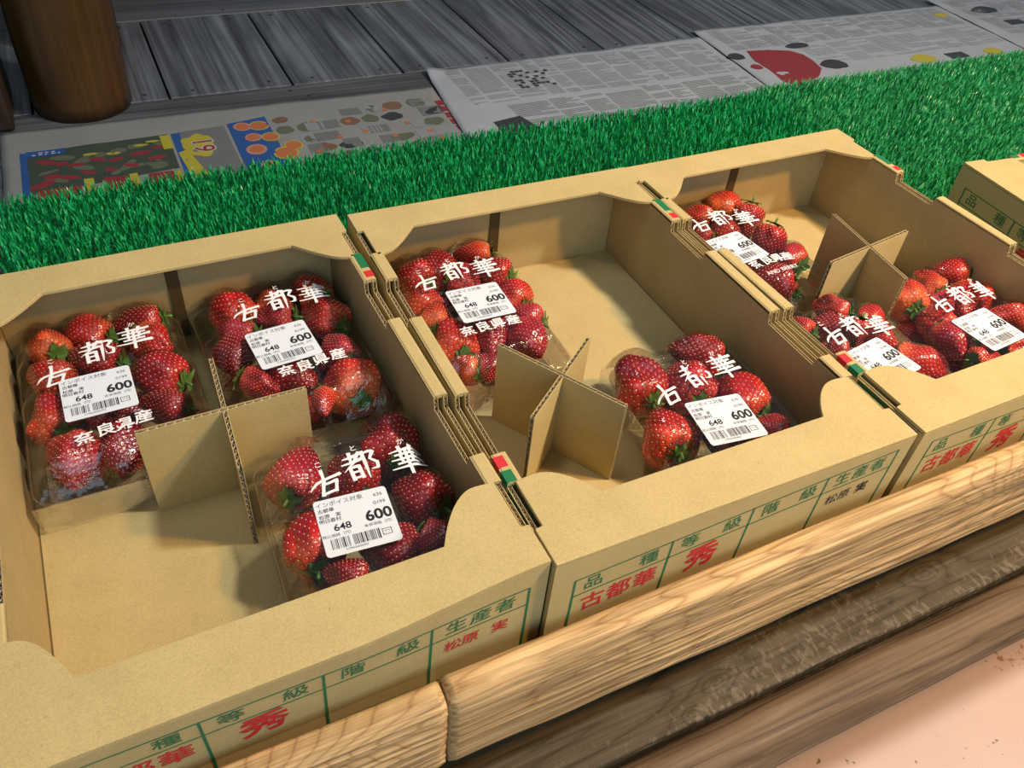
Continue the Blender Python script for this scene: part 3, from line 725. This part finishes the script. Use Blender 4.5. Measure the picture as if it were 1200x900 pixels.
    def line(xa, za, xb, zb):
        d = Vector((xb-xa, zb-za)).normalized(); n_ = Vector((-d.y, d.x))*lw/2
        n_ *= 1.9 if abs(xa-xb) < 1 else 1.15; k = 24; A_ = []; B_ = []
        for i in range(k+1):
            x, z = xa+(xb-xa)*i/k, za+(zb-za)*i/k
            A_.append((x+n_.x, by(x, z)-0.15, z+n_.y)); B_.append((x-n_.x, by(x, z)-0.15, z-n_.y))
        g.strip(A_, B_)
    for dz in (0, -15, -58): line(cols[0], zt(cols[0])+dz, cols[-1], zt(cols[-1])+dz)
    for x in cols: line(x, zt(x)+.3, x, zt(x)-58)
    g.build('printed_grid', M_green_ink, fp)
    put = lambda x, z: (x, by(x, z)-0.2, z)
    rot = math.atan2(zr-zl, 250)
    g = MB()
    for tx, x, in (('品', 26), ('種', 61), ('等', 88), ('級', 117), ('階', 144), ('級', 172), ('生', 198), ('産', 212), ('者', 226)):
        put_text(g, tx, 11.5, x, zt(x)-7.6, rot, put, 0.07, 1, 1.12)
    g.pieces('printed_character', M_green_ink, fp)
    g = MB()
    for tx, x in (('古', 28), ('都', 45), ('華', 62)): put_text(g, tx, 16, x, zt(x)-27, rot, put, 0.25)
    g.pieces('stamped_variety', M_red_ink, fp); g = MB()
    put_text(g, '秀', 23, 101, zt(101)-29, rot, put, 0.7)
    g.pieces('stamped_grade', M_red_ink, fp)
    if owner_mat is M_red_ink:
        g = MB()
        for tx, x in (('松', 197), ('原', 207), ('実', 224)): put_text(g, tx, 10.5, x, zt(x)-26, rot, put, 0.1)
        g.pieces('stamped_producer', M_red_ink, fp)
    if owner_mat is M_black_ink:
        g = MB()
        for tx, x in (('松', 197), ('原', 207), ('実', 221)): put_text(g, tx, 10, x, zt(x)-26, rot, put, 0.15 if tx == '実' else 0.0)
        g.pieces('stamped_producer', M_black_ink, fp)
    return t
B1 = make_box('left brown cardboard tray, empty at its front left, with three strawberry punnets', FOOT[0], (-11, -18), M_red_ink, False, 6.3)
B2 = make_box('middle brown cardboard tray holding two punnets at opposite corners', FOOT[1], (-22.5, -9.5), M_black_ink)
B3 = make_box('right brown cardboard tray with three punnets and an orange-lit floor corner', FOOT[2], (-13, -22), M_red_ink)
B4 = make_box('separate brown cardboard tray at the right edge, turned sideways on the green mat', FOOT[3], (-20, -20), M_red_ink)

# dividers: two slotted cards crossing each other
def divider(label, pos, c, A, Bv, zb, h):
    """A, Bv: half vectors in box coordinates (two for each card: negative end, positive end)"""
    wx, wy = xf(pos, *c); t = thing('cardboard_divider', label, 'divider', (wx, wy, zb), pos[2], 'crossed cardboard dividers')
    T = 2.8
    for k, (p0, p1) in enumerate((A, Bv)):
        p0, p1 = Vector(p0)-Vector(c), Vector(p1)-Vector(c); d = (p1-p0).normalized(); L0 = -p0.length; L1 = p1.length
        n = Vector((-d.y, d.x)); s = T/2+.3
        if k == 0: pts = [(L0, 0), (-s, 0), (-s, h*.5), (s, h*.5), (s, 0), (L1, 0), (L1, h), (L0, h)]; ed = (5, 6, 7)
        else: pts = [(L0, 0), (L1, 0), (L1, h), (s, h), (s, h*.5-.5), (-s, h*.5-.5), (-s, h), (L0, h)]; ed = (1, 2, 6, 7)
        corr(t, 'card', pts, (-n.x*T/2, -n.y*T/2, 0), (d.x, d.y, 0), (0, 0, 1), (n.x, n.y, 0), T, ed, (M_kraft,))
    return t
ZF = -78.4
divider('crossed cardboard divider standing square in the left tray', FOOT[0], (127, 177), ((77, 176.5), (176, 177.5)), ((125, 128), (129.5, 225)), ZF, 69)
divider('crossed cardboard divider standing diagonally in the middle tray', FOOT[1], (76, 134), ((51, 176.5), (101, 94)), ((40, 106.5), (111, 162)), ZF, 69)
divider('crossed cardboard divider under clear film in the right tray', FOOT[2], (137, 182), ((146.5, 232), (134, 136)), ((88, 176), (187, 190)), ZF, 69)

# ---------------------------------------------------------------- strawberries
def berry_shape(seed, fat, lump):
    NU, NV = 84, 100
    prof = np.array([(0, .02), (.02, .20), (.06, .34), (.12, .43), (.22, .495), (.34, .50), (.48, .465), (.62, .40), (.75, .315), (.86, .215), (.94, .125), (.985, .055), (1, 0)])
    prof[:, 1] = np.where((prof[:, 0] > .3) & (prof[:, 0] < 1), prof[:, 1]*(1+fat*np.sin((prof[:, 0]-.3)/.7*np.pi)), prof[:, 1])
    uu = (1-np.cos(np.linspace(0, 1, NU)*np.pi))/2
    # smooth radius
    from_u = np.interp(uu, prof[:, 0], prof[:, 1]); ker = np.array([1, 2, 3, 2, 1])/9.
    sm = np.convolve(np.pad(from_u, 2, mode='edge'), ker, 'valid'); sm[0] = 0; sm[-1] = 0; sm[1] = from_u[1]*.8
    Lm, Wm = 36., 27.
    th = np.linspace(0, 2*np.pi, NV, endpoint=False)
    rs = random.Random(seed); off = rs.uniform(0, 50)
    V = np.zeros((NU, NV, 3))
    for i, u in enumerate(uu):
        for j in range(NV):
            a = th[j]; lum = 1+lump*noise.noise(Vector((u*2.2, math.cos(a)*1.1+off, math.sin(a)*1.1)))
            V[i, j] = ((u-.5), sm[i]*lum*math.cos(a), sm[i]*lum*math.sin(a))
    V[:, :, 1] += 0.06*(np.clip(uu-.5, 0, 1)**1)[:, None]*math.sin(off)
    # dimple at the calyx
    V[:, :, 0] += (0.05*np.exp(-(sm/.22)**2)*(uu < .1))[:, None]
    P = V*np.array([Lm, Wm, Wm])
    # seeds on a Fibonacci lattice by area
    ds = np.sqrt(np.diff(P[:, 0, 0])**2+(np.diff(sm)*Wm)**2)*((sm[1:]+sm[:-1])/2); cum = np.concatenate([[0], np.cumsum(ds)]); cum /= cum[-1]
    NS = 310; sp = []; sn = []
    flat = P.reshape(-1, 3)
    Nn = np.zeros_like(P)
    dU = np.gradient(P, axis=0); dV = np.roll(P, -1, 1)-np.roll(P, 1, 1); Nn = np.cross(dV, dU); Nn /= (np.linalg.norm(Nn, axis=2, keepdims=True)+1e-9)
    sgn = np.sign(np.sum(Nn[NU//3]*P[NU//3]*np.array([0, 1, 1]), axis=1)); Nn *= np.sign(sgn.mean())
    for k in range(NS):
        f = (k+.5)/NS*.975+.015; ui = np.interp(f, cum, np.arange(NU)); j = (k*0.61803398875 % 1)*NV
        i0 = int(ui); i0 = min(max(i0, 1), NU-2); j0 = int(j) % NV; fi = ui-i0; fj = j-int(j)
        q = (P[i0, j0]*(1-fi)+P[i0+1, j0]*fi)*(1-fj)+(P[i0, (j0+1) % NV]*(1-fi)+P[i0+1, (j0+1) % NV]*fi)*fj
        sp.append(q); sn.append(Nn[i0, j0])
    sp = np.array(sp); sn = np.array(sn)
    disp = np.zeros(len(flat))
    for q in sp:
        d2 = ((flat-q)**2).sum(1); disp = np.minimum(disp, -0.62*np.exp(-d2/0.85))
    flat = flat+Nn.reshape(-1, 3)*disp[:, None]; flat[:NV] = flat[:NV].mean(0); flat[-NV:] = flat[-NV:].mean(0)
    flat = flat/np.array([Lm, Wm, Wm])
    me = bpy.data.meshes.new('strawberry')
    fs = [(i*NV+j, (i+1)*NV+j, (i+1)*NV+(j+1) % NV, i*NV+(j+1) % NV) for i in range(NU-1) for j in range(NV)]
    me.from_pydata([tuple(v) for v in flat], [], fs); me.polygons.foreach_set('use_smooth', [True]*len(fs)); me.update(); me.materials.append(None)
    sv = []; sf = []
    for q, nn in zip(sp, sn):
        tx = np.array([1., 0, 0]); tx = tx-nn*tx.dot(nn); tx /= np.linalg.norm(tx)+1e-9; ty = np.cross(nn, tx); c = q-nn*.40
        b0 = len(sv); 
        for e in (tx*.66, ty*.42, -tx*.66, -ty*.42, nn*.38, -nn*.2): sv.append(tuple((c+e)/np.array([Lm, Wm, Wm])))
        sf += [(b0, b0+1, b0+4), (b0+1, b0+2, b0+4), (b0+2, b0+3, b0+4), (b0+3, b0, b0+4), (b0+1, b0, b0+5), (b0+2, b0+1, b0+5), (b0+3, b0+2, b0+5), (b0, b0+3, b0+5)]
    ms = bpy.data.meshes.new('seeds'); ms.from_pydata(sv, [], sf); ms.polygons.foreach_set('use_smooth', [True]*len(sf)); ms.materials.append(M_seed); ms.update()
    return me, ms
def calyx_mesh(seed):
    r = random.Random(seed); m = MB(); n = r.choice((8, 9, 10))
    for i in range(n):
        a = i*2*math.pi/n+r.uniform(-.2, .2); L = r.uniform(.34, .50); wd = r.uniform(.105, .155); lift = r.uniform(-.02, .16); side = Vector((0, -math.sin(a), math.cos(a))); rad = Vector((0, math.cos(a), math.sin(a)))
        A = []; Mid = []; Bb = []; k = 7; tw = r.uniform(-.05, .05)
        for j in range(k+1):
            s = j/k; wv = wd*(math.sin(math.pi*min(1, s*.85+.15))**.8)*(1-s**3); 
            xx = -.50-.035+.10*s*s*1.2-lift*s
            q = rad*(L*s*.95)+Vector((xx, 0, 0))+side*tw*s
            A.append(q+side*wv+Vector((-.02, 0, 0))*s); Mid.append(q+Vector((.012, 0, 0))); Bb.append(q-side*wv+Vector((-.02, 0, 0))*s)
        m.strip(A, Mid); m.strip(Mid, Bb)
    # stem stub
    vs = []; 
    for j in range(4):
        for i in range(8):
            an = i*math.pi/4; vs.append((-.50-.09*j, .045*math.cos(an)+.02*j, .045*math.sin(an)))
    m.add(vs, [(j*8+i, j*8+(i+1) % 8, (j+1)*8+(i+1) % 8, (j+1)*8+i) for j in range(3) for i in range(8)]+[tuple(24+i for i in range(8))])
    me = bpy.data.meshes.new('calyx'); me.from_pydata(m.v, [], m.f); me.polygons.foreach_set('use_smooth', [True]*len(m.f)); me.materials.append(M_leaf); me.update(); return me
SHAPES = [berry_shape(s, f, l) for s, f, l in ((1, .05, .25), (2, .22, .30), (3, -.08, .22), (4, .12, .45), (5, .02, .35))]
CALYX = [calyx_mesh(s) for s in (1, 2, 3, 4)]
def berry(x, y, z, yaw, L, W, col, pitch, label, group, k, roll):
    me, ms = SHAPES[k % 5]
    o = bpy.data.objects.new('strawberry', me); C.objects.link(o); tag(o, label, 'strawberry', group)
    o.material_slots[0].link = 'OBJECT'; o.material_slots[0].material = BERRY[col][0]
    o.location = (x*MM, y*MM, z*MM); o.scale = (L*MM, W*MM, W*MM)
    o.rotation_euler = (Matrix.Rotation(yaw, 3, 'Z')@Matrix.Rotation(math.radians(pitch), 3, 'Y')@Matrix.Rotation(roll, 3, 'X')).to_euler()
    for nm, mm_ in (('seeds', ms), ('calyx', CALYX[(k*3+1) % 4])):
        c = bpy.data.objects.new(nm, mm_); C.objects.link(c); c.parent = o
        if nm == 'seeds': c['kind'] = 'stuff'
        else:
            f = 24.0/W; c.scale = (W/L*min(f, 1.1), min(f, 1.1), min(f, 1.1))
            c.location = (-.5+.5*c.scale[0]+.02, 0, 0)
    return o
BERRIES = {
 1: [(33.7,320.3,-44.9,111,33.7,21.7,'o',12),
     (59.4,324.6,-44.8,146,33.4,21.5,'r',0),
     (92.9,326.5,-45.1,173,34.3,22.1,'d',5),
     (100.2,299.6,-45.0,-57,34.1,22.0,'o',-5),
     (32.1,289.2,-47.2,123,33.6,26.3,'r',0),
     (61.1,297.5,-45.8,147,36.7,23.7,'d',0),
     (97.3,266.8,-46.3,137,38.1,24.6,'d',0),
     (95.8,233.0,-44.2,147,31.5,20.3,'d',0),
     (31.4,250.0,-46.6,103,38.2,25.1,'r',5),
     (40.1,205.9,-49.0,-106,33.4,30.0,'r',8),
     (66.9,202.0,-45.6,-101,35.6,23.3,'d',0),
     (61.1,243.9,-45.1,10,26.5,22.2,'d',-5)],
 2: [(157.5,316.8,-46.9,110,39.7,25.8,'r',0),
     (186.6,319.5,-53.2,97,39.9,28.1,'o',8),
     (217.2,319.4,-45.5,117,35.6,23.0,'o',6),
     (183.2,296.3,-44.4,159,28.3,22.0,'p',6),
     (217.8,289.3,-47.0,117,38.5,26.0,'r',4),
     (153.7,285.3,-42.3,151,27.4,17.7,'p',0),
     (148.9,265.5,-48.6,-97,31.9,26.6,'d',0),
     (157.0,227.1,-42.9,-49,27.4,17.7,'r',0),
     (180.7,235.4,-47.7,-61,38.7,27.4,'r',0),
     (215.6,245.1,-44.6,99,32.8,21.2,'p',0),
     (214.9,212.3,-50.0,92,36.3,31.9,'o',10),
     (189.2,192.7,-41.0,-100,21.9,14.1,'o',0)],
 3: [(158.9,148.4,-48.2,60,42.0,29.4,'p',5),
     (219.7,153.2,-50.1,86,37.0,33.2,'d',5),
     (186.8,133.0,-48.2,102,34.0,29.5,'d',0),
     (219.6,102.9,-48.0,121,36.0,29.1,'d',8),
     (152.7,93.7,-47.1,81,42.2,27.2,'r',8),
     (189.6,73.5,-48.1,145,36.0,29.2,'d',0),
     (216.2,63.1,-43.9,-47,21.8,20.8,'d',0),
     (160.4,61.4,-43.4,134,25.7,19.8,'d',0)],
 4: [(44.3,317.6,-47.6,96,39.0,28.2,'d',10),
     (64.1,319.5,-45.0,103,35.9,23.1,'d',0),
     (97.8,326.6,-43.6,161,29.9,19.3,'o',4),
     (79.4,302.0,-51.1,86,37.1,24.0,'p',0),
     (102.6,301.0,-46.1,127,36.4,24.3,'d',5),
     (37.0,288.9,-51.9,96,35.4,25.8,'r',0),
     (105.0,264.1,-45.7,102,29.4,23.4,'r',0),
     (39.6,261.3,-45.4,75,32.5,23.8,'o',0),
     (42.9,234.3,-53.6,88,41.2,31.8,'r',14),
     (72.2,225.9,-47.6,-121,38.1,27.1,'p',0),
     (100.9,235.9,-43.9,128,29.7,20.2,'p',0),
     (93.8,211.1,-45.8,-87,36.1,23.3,'p',0),
     (36.7,198.1,-45.4,130,23.7,19.8,'o',12),
     (53.2,189.8,-41.6,-21,19.8,16.3,'d',0)],
 5: [(150.9,148.4,-50.3,85,48.1,33.5,'d',12),
     (206.9,156.3,-46.5,144,40.3,26.0,'d',0),
     (184.2,133.3,-49.7,77,44.1,32.3,'p',10),
     (209.9,105.2,-47.0,98,41.9,27.1,'r',6),
     (141.4,97.3,-50.3,79,47.0,33.6,'r',14),
     (174.4,70.0,-46.2,145,33.4,25.4,'d',0),
     (206.3,67.9,-43.0,129,22.4,19.1,'r',0)],
 6: [(67.9,314.8,-43.9,131,25.9,19.7,'o',0),
     (105.8,322.7,-47.4,43,33.9,26.7,'o',0),
     (81.9,293.6,-46.0,79,37.3,24.1,'d',0),
     (49.2,289.2,-43.6,122,26.8,19.1,'d',0),
     (106.7,290.9,-45.4,-133,35.4,22.8,'d',60),
     (101.9,255.0,-45.8,-140,36.5,23.5,'d',60),
     (107.8,230.4,-44.1,89,26.3,20.2,'r',0),
     (71.4,214.4,-48.7,160,37.7,29.4,'d',8)],
 7: [(46.2,149.0,-43.0,107,22.3,18.1,'r',5),
     (87.9,158.9,-42.9,123,29.1,18.8,'r',8),
     (77.0,147.1,-51.5,142,29.2,25.0,'d',0),
     (100.8,115.6,-45.4,-75,31.5,20.7,'o',5),
     (109.2,137.5,-42.1,46,24.5,17.2,'r',0),
     (50.6,117.8,-41.5,159,23.3,15.0,'d',0),
     (107.7,82.1,-46.0,-56,37.2,24.0,'o',0),
     (81.8,124.3,-42.4,-139,23.9,16.7,'d',50)],
 8: [(196.9,156.8,-43.3,84,30.8,19.9,'o',0),
     (226.8,161.2,-44.9,151,32.5,21.8,'r',8),
     (164.9,149.5,-45.9,63,35.6,24.9,'o',10),
     (208.7,127.8,-45.3,-134,36.7,23.6,'r',0),
     (230.5,125.8,-51.8,-121,28.5,25.4,'o',0),
     (227.5,97.3,-44.2,142,31.8,20.5,'o',6),
     (168.9,120.5,-52.6,86,42.0,27.1,'r',0),
     (152.3,90.4,-45.0,-107,34.2,22.1,'p',0),
     (159.1,64.5,-42.2,-9,25.6,16.5,'r',0),
     (192.5,63.6,-42.4,-9,26.0,16.8,'r',0),
     (193.2,136.1,-49.6,28,30.8,20.9,'p',0)],
}
# pack number: box, centre x, y, width, length, angle, words
PACKS = {
 1: (0, 67, 259, 107, 156, 0.0, 'rear-left punnet of the left tray'),
 2: (0, 184, 259, 106, 154, 2.0, 'rear-right punnet of the left tray'),
 3: (0, 183, 88, 106, 154, -2.5, 'front-right punnet of the left tray'),
 4: (1, 66, 259, 106, 154, 0.0, 'rear-left punnet of the middle tray'),
 5: (1, 182, 88, 106, 154, -3.0, 'front-right punnet of the middle tray'),
 6: (2, 66, 259, 106, 154, 1.5, 'rear-left punnet of the right tray'),
 7: (2, 66, 89, 106, 154, 1.0, 'front-left punnet of the right tray'),
 8: (2, 183, 88, 106, 154, 1.5, 'front-right punnet of the right tray')}
ORD = ['first', 'second', 'third', 'fourth', 'fifth', 'sixth', 'seventh', 'eighth', 'ninth', 'tenth', 'eleventh', 'twelfth', 'thirteenth', 'fourteenth']
kk = 0; rr = random.Random(12)
for pk, lst in BERRIES.items():
    bi, pcx, pcy, pw, plen, pang, words = PACKS[pk]; pos = FOOT[bi]
    idx = sorted(range(len(lst)), key=lambda i: -lst[i][1])
    nr = 3 if len(lst) > 8 else 2; per = math.ceil(len(lst)/nr); rowname = ['rear', 'middle', 'front'] if nr == 3 else ['rear', 'front']
    lab = {}
    for ri in range(nr):
        row = sorted(idx[ri*per:(ri+1)*per], key=lambda i: lst[i][0])
        for q, i in enumerate(row): lab[i] = '%s strawberry, %s from left in %s row, %s' % (BERRY[lst[i][6]][1], ORD[q], rowname[ri], words)
    for i, (x, y, z, yaw, L, W, col, pit) in enumerate(lst):
        wx, wy = xf(pos, x, y); W2 = W*1.18
        berry(wx, wy, min(z, -32.8-W2/2), math.radians(yaw)+pos[2], L*1.10, W2, col, pit, lab[i], 'strawberries in the '+words, kk, rr.uniform(-.5, .5)); kk += 1
    # lower layer glimpsed between the upper berries
    if pk not in (3, 5):
        ca, sa = math.cos(math.radians(pang)), math.sin(math.radians(pang))
        for lx in (-27, 3, 30):
            for ly in (-44, 0, 40):
                px, py = pcx+lx*ca-ly*sa, pcy+lx*sa+ly*ca; wx, wy = xf(pos, px+rr.uniform(-3, 3), py+rr.uniform(-3, 3)); W = rr.uniform(18, 20)
                berry(wx, wy, -76.8+W/2+.3, rr.uniform(0, 6.28), W*1.3, W, rr.choice('dr'), 0, 'shaded strawberry of the bottom layer, %s %s spot, %s' % ({-44: 'front', 0: 'middle', 40: 'rear'}[ly], {-27: 'left', 3: 'centre', 30: 'right'}[lx], words), 'bottom layer of the '+words, kk, 0); kk += 1

# ---------------------------------------------------------------- punnets
TEXTS = {  # box-local positions of the printed characters and the price label (x, y, angle)
 1: dict(lab=(61, 243, 1), t=[(37,270,2),(65,285,1.2),(89,291,-1.5)], n=[(49,205,6),(61,208,4),(72,209,2),(83,211,0)]),
 2: dict(lab=(179, 248, 4), t=[(164,292,1.2),(190,298,0),(214,297,-2)], n=[(174,220,4),(186,221,3),(198,223,2),(210,224,0)]),
 3: dict(lab=(176, 85, -5), t=[(168,119,0),(191,124,-1),(219,118,-3.5)], n=[]),
 4: dict(lab=(70, 248, -1), t=[(40,285,2),(67,292,0),(91,288,-2.5)], n=[(48,219,4),(60,220,2),(72,220,-1),(84,220,-3)]),
 5: dict(lab=(171, 77, -7), t=[(147,112,5.5),(177,121,0.5),(202,122,-2.5)], n=[]),
 6: dict(lab=(52, 243, 6), t=[(45,285,1),(70,289,-2.5),(92,280,-6.5)], n=[(54,217,12),(67,219,4),(78,219,-2),(88,218,-8)], e=(71, 204, 2)),
 7: dict(lab=(63, 84, 8), t=[(50,121,2.5),(74,124,-1),(93,117,-4.5)], n=[]),
 8: dict(lab=(175, 81, 4), t=[(163,119,2.5),(190,122,0),(215,120,-2.5)], n=[]),
}
def rrect(w, l, r, n=6):
    P = []
    for cx, cy, a0 in ((w/2-r, l/2-r, 0), (-w/2+r, l/2-r, 90), (-w/2+r, -l/2+r, 180), (w/2-r, -l/2+r, 270)):
        for i in range(n+1):
            a = math.radians(a0+90*i/n); P.append((cx+r*math.cos(a), cy+r*math.sin(a)))
    return P
for pk, (bi, pcx, pcy, pw, plen, pang, words) in PACKS.items():
    pos = FOOT[bi]; wx, wy = xf(pos, pcx, pcy); pa = math.radians(pang)
    big = pk in (3, 5)
    t = thing('strawberry_punnet', 'clear film-covered plastic punnet with white price label, '+words, 'punnet', (wx, wy, -78.4), pos[2]+pa, 'film-wrapped strawberry punnets')
    ZB = -78.4
    # moulded tray
    m = MB(); loops = []
    for (dw, z, r) in ((-9, .3, 10), (-7.5, .3, 12), (-6, 4, 13), (-2.4, 20, 14), (-1.5, 25.2, 14), (0, 25.6, 13), (0.2, 24.6, 13)):
        loops.append([(x, y, z) for x, y in rrect(pw+dw, plen+dw, r)])
    n = len(loops[0]); vs = [q for L in loops for q in L]
    m.add(vs, [(j*n+i, j*n+(i+1) % n, (j+1)*n+(i+1) % n, (j+1)*n+i) for j in range(len(loops)-1) for i in range(n)]+[tuple(range(n-1, -1, -1))])
    m.build('tray', M_tray, t, smooth=True)
    # film
    NX, NY = 64, 90; gx = np.linspace(-pw/2-1, pw/2+1, NX); gy = np.linspace(-plen/2-1, plen/2+1, NY); GX, GY = np.meshgrid(gx, gy)
    ed = np.minimum(pw/2+1-np.abs(GX), plen/2+1-np.abs(GY)); s = np.clip(ed/17, 0, 1); s = s*s*(3-2*s)
    Z = 26.0+(-31.5-ZB-26.0)*s
    ca, sa = math.cos(pa), math.sin(pa)
    for (x, y, z, yaw, L, W, col, pit) in BERRIES[pk]:
        dx, dy = x-pcx, y-pcy; lx, ly = dx*ca+dy*sa, -dx*sa+dy*ca; W = W*1.18; L = L*1.10; z = min(z, -32.8-W/2)
        yl = math.radians(yaw)-pa; U = (GX-lx)*math.cos(yl)+(GY-ly)*math.sin(yl); Vv = -(GX-lx)*math.sin(yl)+(GY-ly)*math.cos(yl)
        # conservative cap: half an ellipsoid
        q = 1-(U/(L*.52+1.5))**2-(Vv/(W*.52+1.5))**2
        Z = np.maximum(Z, np.where(q > 0, (z-ZB)+(W*.5+1.2)*np.sqrt(np.clip(q, 0, 1)), 0))
    Zs = Z.copy()
    for it in range(4):
        Zp = np.pad(Zs, 1, mode='edge'); Zs = (Zp[:-2, 1:-1]+Zp[2:, 1:-1]+Zp[1:-1, :-2]+Zp[1:-1, 2:]+Zs*2)/6; Zs = np.maximum(Zs, Z)
    rsd = pk*3.7
    cr = np.zeros_like(Zs)
    for j in range(NY):
        for i in range(NX):
            x, y = gx[i], gy[j]; an = math.atan2(y, x); rad_ = math.hypot(x/(pw/2), y/(plen/2))
            cr[j, i] = 1.0*abs(noise.noise(Vector((math.cos(an)*5, math.sin(an)*5, rsd+rad_*.4))))*min(1, rad_)**2*2.2+0.35*noise.noise(Vector((x*.09, y*.05, rsd)))
    edge = np.clip(ed/3, 0, 1); Zs = Zs+cr*edge
    Zs[(ed < .5)] = 26.0
    m = MB(); m.add([(GX[j, i], GY[j, i], Zs[j, i]) for j in range(NY) for i in range(NX)], [(j*NX+i, j*NX+i+1, (j+1)*NX+i+1, (j+1)*NX+i) for j in range(NY-1) for i in range(NX-1)])
    # skirt tucked down round the tray
    ring = [(gx[i], gy[0]) for i in range(NX)]+[(gx[-1], gy[j]) for j in range(1, NY)]+[(gx[i], gy[-1]) for i in range(NX-2, -1, -1)]+[(gx[0], gy[j]) for j in range(NY-2, 0, -1)]
    rows = []
    for q, (z, f) in enumerate(((26, 1.0), (17, 1.0), (8, .985), (1.0, .97))):
        row = []
        for k, (x, y) in enumerate(ring):
            w_ = noise.noise(Vector((x*.12, y*.12, rsd+q*.4)))*(1.6 if q else 0); row.append((x*f+w_*(.7 if abs(x) > pw/2 else 0)-(.6*abs(w_)*np.sign(x)), y*f-(.6*abs(w_)*np.sign(y)), z))
        rows.append(row)
    nr_ = len(ring); m.add([p for r_ in rows for p in r_], [(q*nr_+k, q*nr_+(k+1) % nr_, (q+1)*nr_+(k+1) % nr_, (q+1)*nr_+k) for q in range(3) for k in range(nr_)])
    fo = m.build('film', M_film, t, smooth=True)
    def fz(x, y):
        u = min(max((x-gx[0])/(gx[1]-gx[0]), 0), NX-1.001); v = min(max((y-gy[0])/(gy[1]-gy[0]), 0), NY-1.001); i, j = int(u), int(v); a, b_ = u-i, v-j
        return (Zs[j, i]*(1-a)+Zs[j, i+1]*a)*(1-b_)+(Zs[j+1, i]*(1-a)+Zs[j+1, i+1]*a)*b_
    def tl(x, y): dx, dy = x-pcx, y-pcy; return dx*ca+dy*sa, -dx*sa+dy*ca
    T = TEXTS[pk]; m = MB(); pf = lambda x, y: (x, y, fz(x, y)+0.35)
    for (x, y, a), st, size in zip(T['t'], (KO, TO, KA), (19, 21, 21)):
        lx, ly = tl(x, y); brush(m, st, size, lx, ly, math.radians(a)-pa, pf)
    for (x, y, a), ch in zip(T['t'], 'ことか'):
        lx, ly = tl(x-2*math.sin(math.radians(a)), y+14); put_text(m, ch, 5.0, lx, ly, math.radians(a)-pa, pf, 0.05)
    m.build('printed_name', M_white_ink, fo)
    if T['n']:
        m = MB()
        for (x, y, a), ch in zip(T['n'], '奈良県産'): lx, ly = tl(x, y); put_text(m, ch, 11.5, lx, ly, math.radians(a)-pa, pf, 0.22)
        if 'e' in T: lx, ly = tl(T['e'][0], T['e'][1]); put_text(m, 'AND BERRY', 6.2, lx, ly, math.radians(T['e'][2])-pa, pf, 0.05)
        m.build('printed_origin', M_white_ink, fo)
    # price label
    lx, ly = tl(T['lab'][0], T['lab'][1]); la = math.radians(T['lab'][2])-pa
    zl = max(fz(lx+a*9, ly+b_*9) for a in (-2, -1, 0, 1, 2) for b_ in (-2, -1, 0, 1, 2))+0.15
    cl, sl = math.cos(la), math.sin(la)
    W_, H_ = 42, 40
    m = MB(); m.prism(rrect(W_, H_, 2.2, 4), (0, 0, 0), (1, 0, 0), (0, 1, 0), (0, 0, 1), 0.25)
    lb = m.build('price_label', M_sticker, t); lb.location = (lx*MM, ly*MM, zl*MM); lb.rotation_euler = (0, 0, la)
    m = MB(); P = lambda x, y: (x, y, 0.32)
    put_text(m, 'インボイス対象', 3.9, -6.5, 16, 0, P); put_text(m, '636', 3.5, 15.5, 15.0, 0, P); put_text(m, '0199', 3.5, 15, 9.2, 0, P)
    put_text(m, '古都華', 3.1, -15, 11.8, 0, P, .03); put_text(m, '松原　実', 3.1, -13.5, 7.6, 0, P, .03); put_text(m, '明日香村', 3.1, -14, 4.4, 0, P, .03)
    put_text(m, '648', 6.6, -8.5, -1.6, 0, P, .12); put_text(m, '600', 10.2, 12.5, 0.8, 0, P, .30)
    put_text(m, '税込価格（円）', 2.5, -12, -6.4, 0, P); put_text(m, '本体価格（円）', 2.5, 11.5, -5.2, 0, P)
    r = random.Random(5); x = -17.0
    while x < 9.5:
        w_ = r.choice((.28, .28, .5, .8)); m.add([P(x, -15.6), P(x+w_, -15.6), P(x+w_, -8.6), P(x, -8.6)], [(0, 1, 2, 3)]); x += w_+r.choice((.3, .3, .55, .8))
        if abs(x+5.5) < .7: x += 1.2
    put_text(m, '2199636006003', 1.9, -4, -17.2, 0, P)
    for (a0, a1, b0, b1_) in ((11.5, 16.5, -10.2, -9.8), (11.5, 16.5, -14.2, -13.8), (11.3, 11.7, -14.2, -9.8), (16.3, 16.7, -14.2, -9.8)): m.add([P(a0, b0), P(a1, b0), P(a1, b1_), P(a0, b1_)], [(0, 1, 2, 3)])
    put_text(m, 'プラ', 2.0, 14, -12, 0, P)
    m.build('label_lettering', M_black_ink, lb)
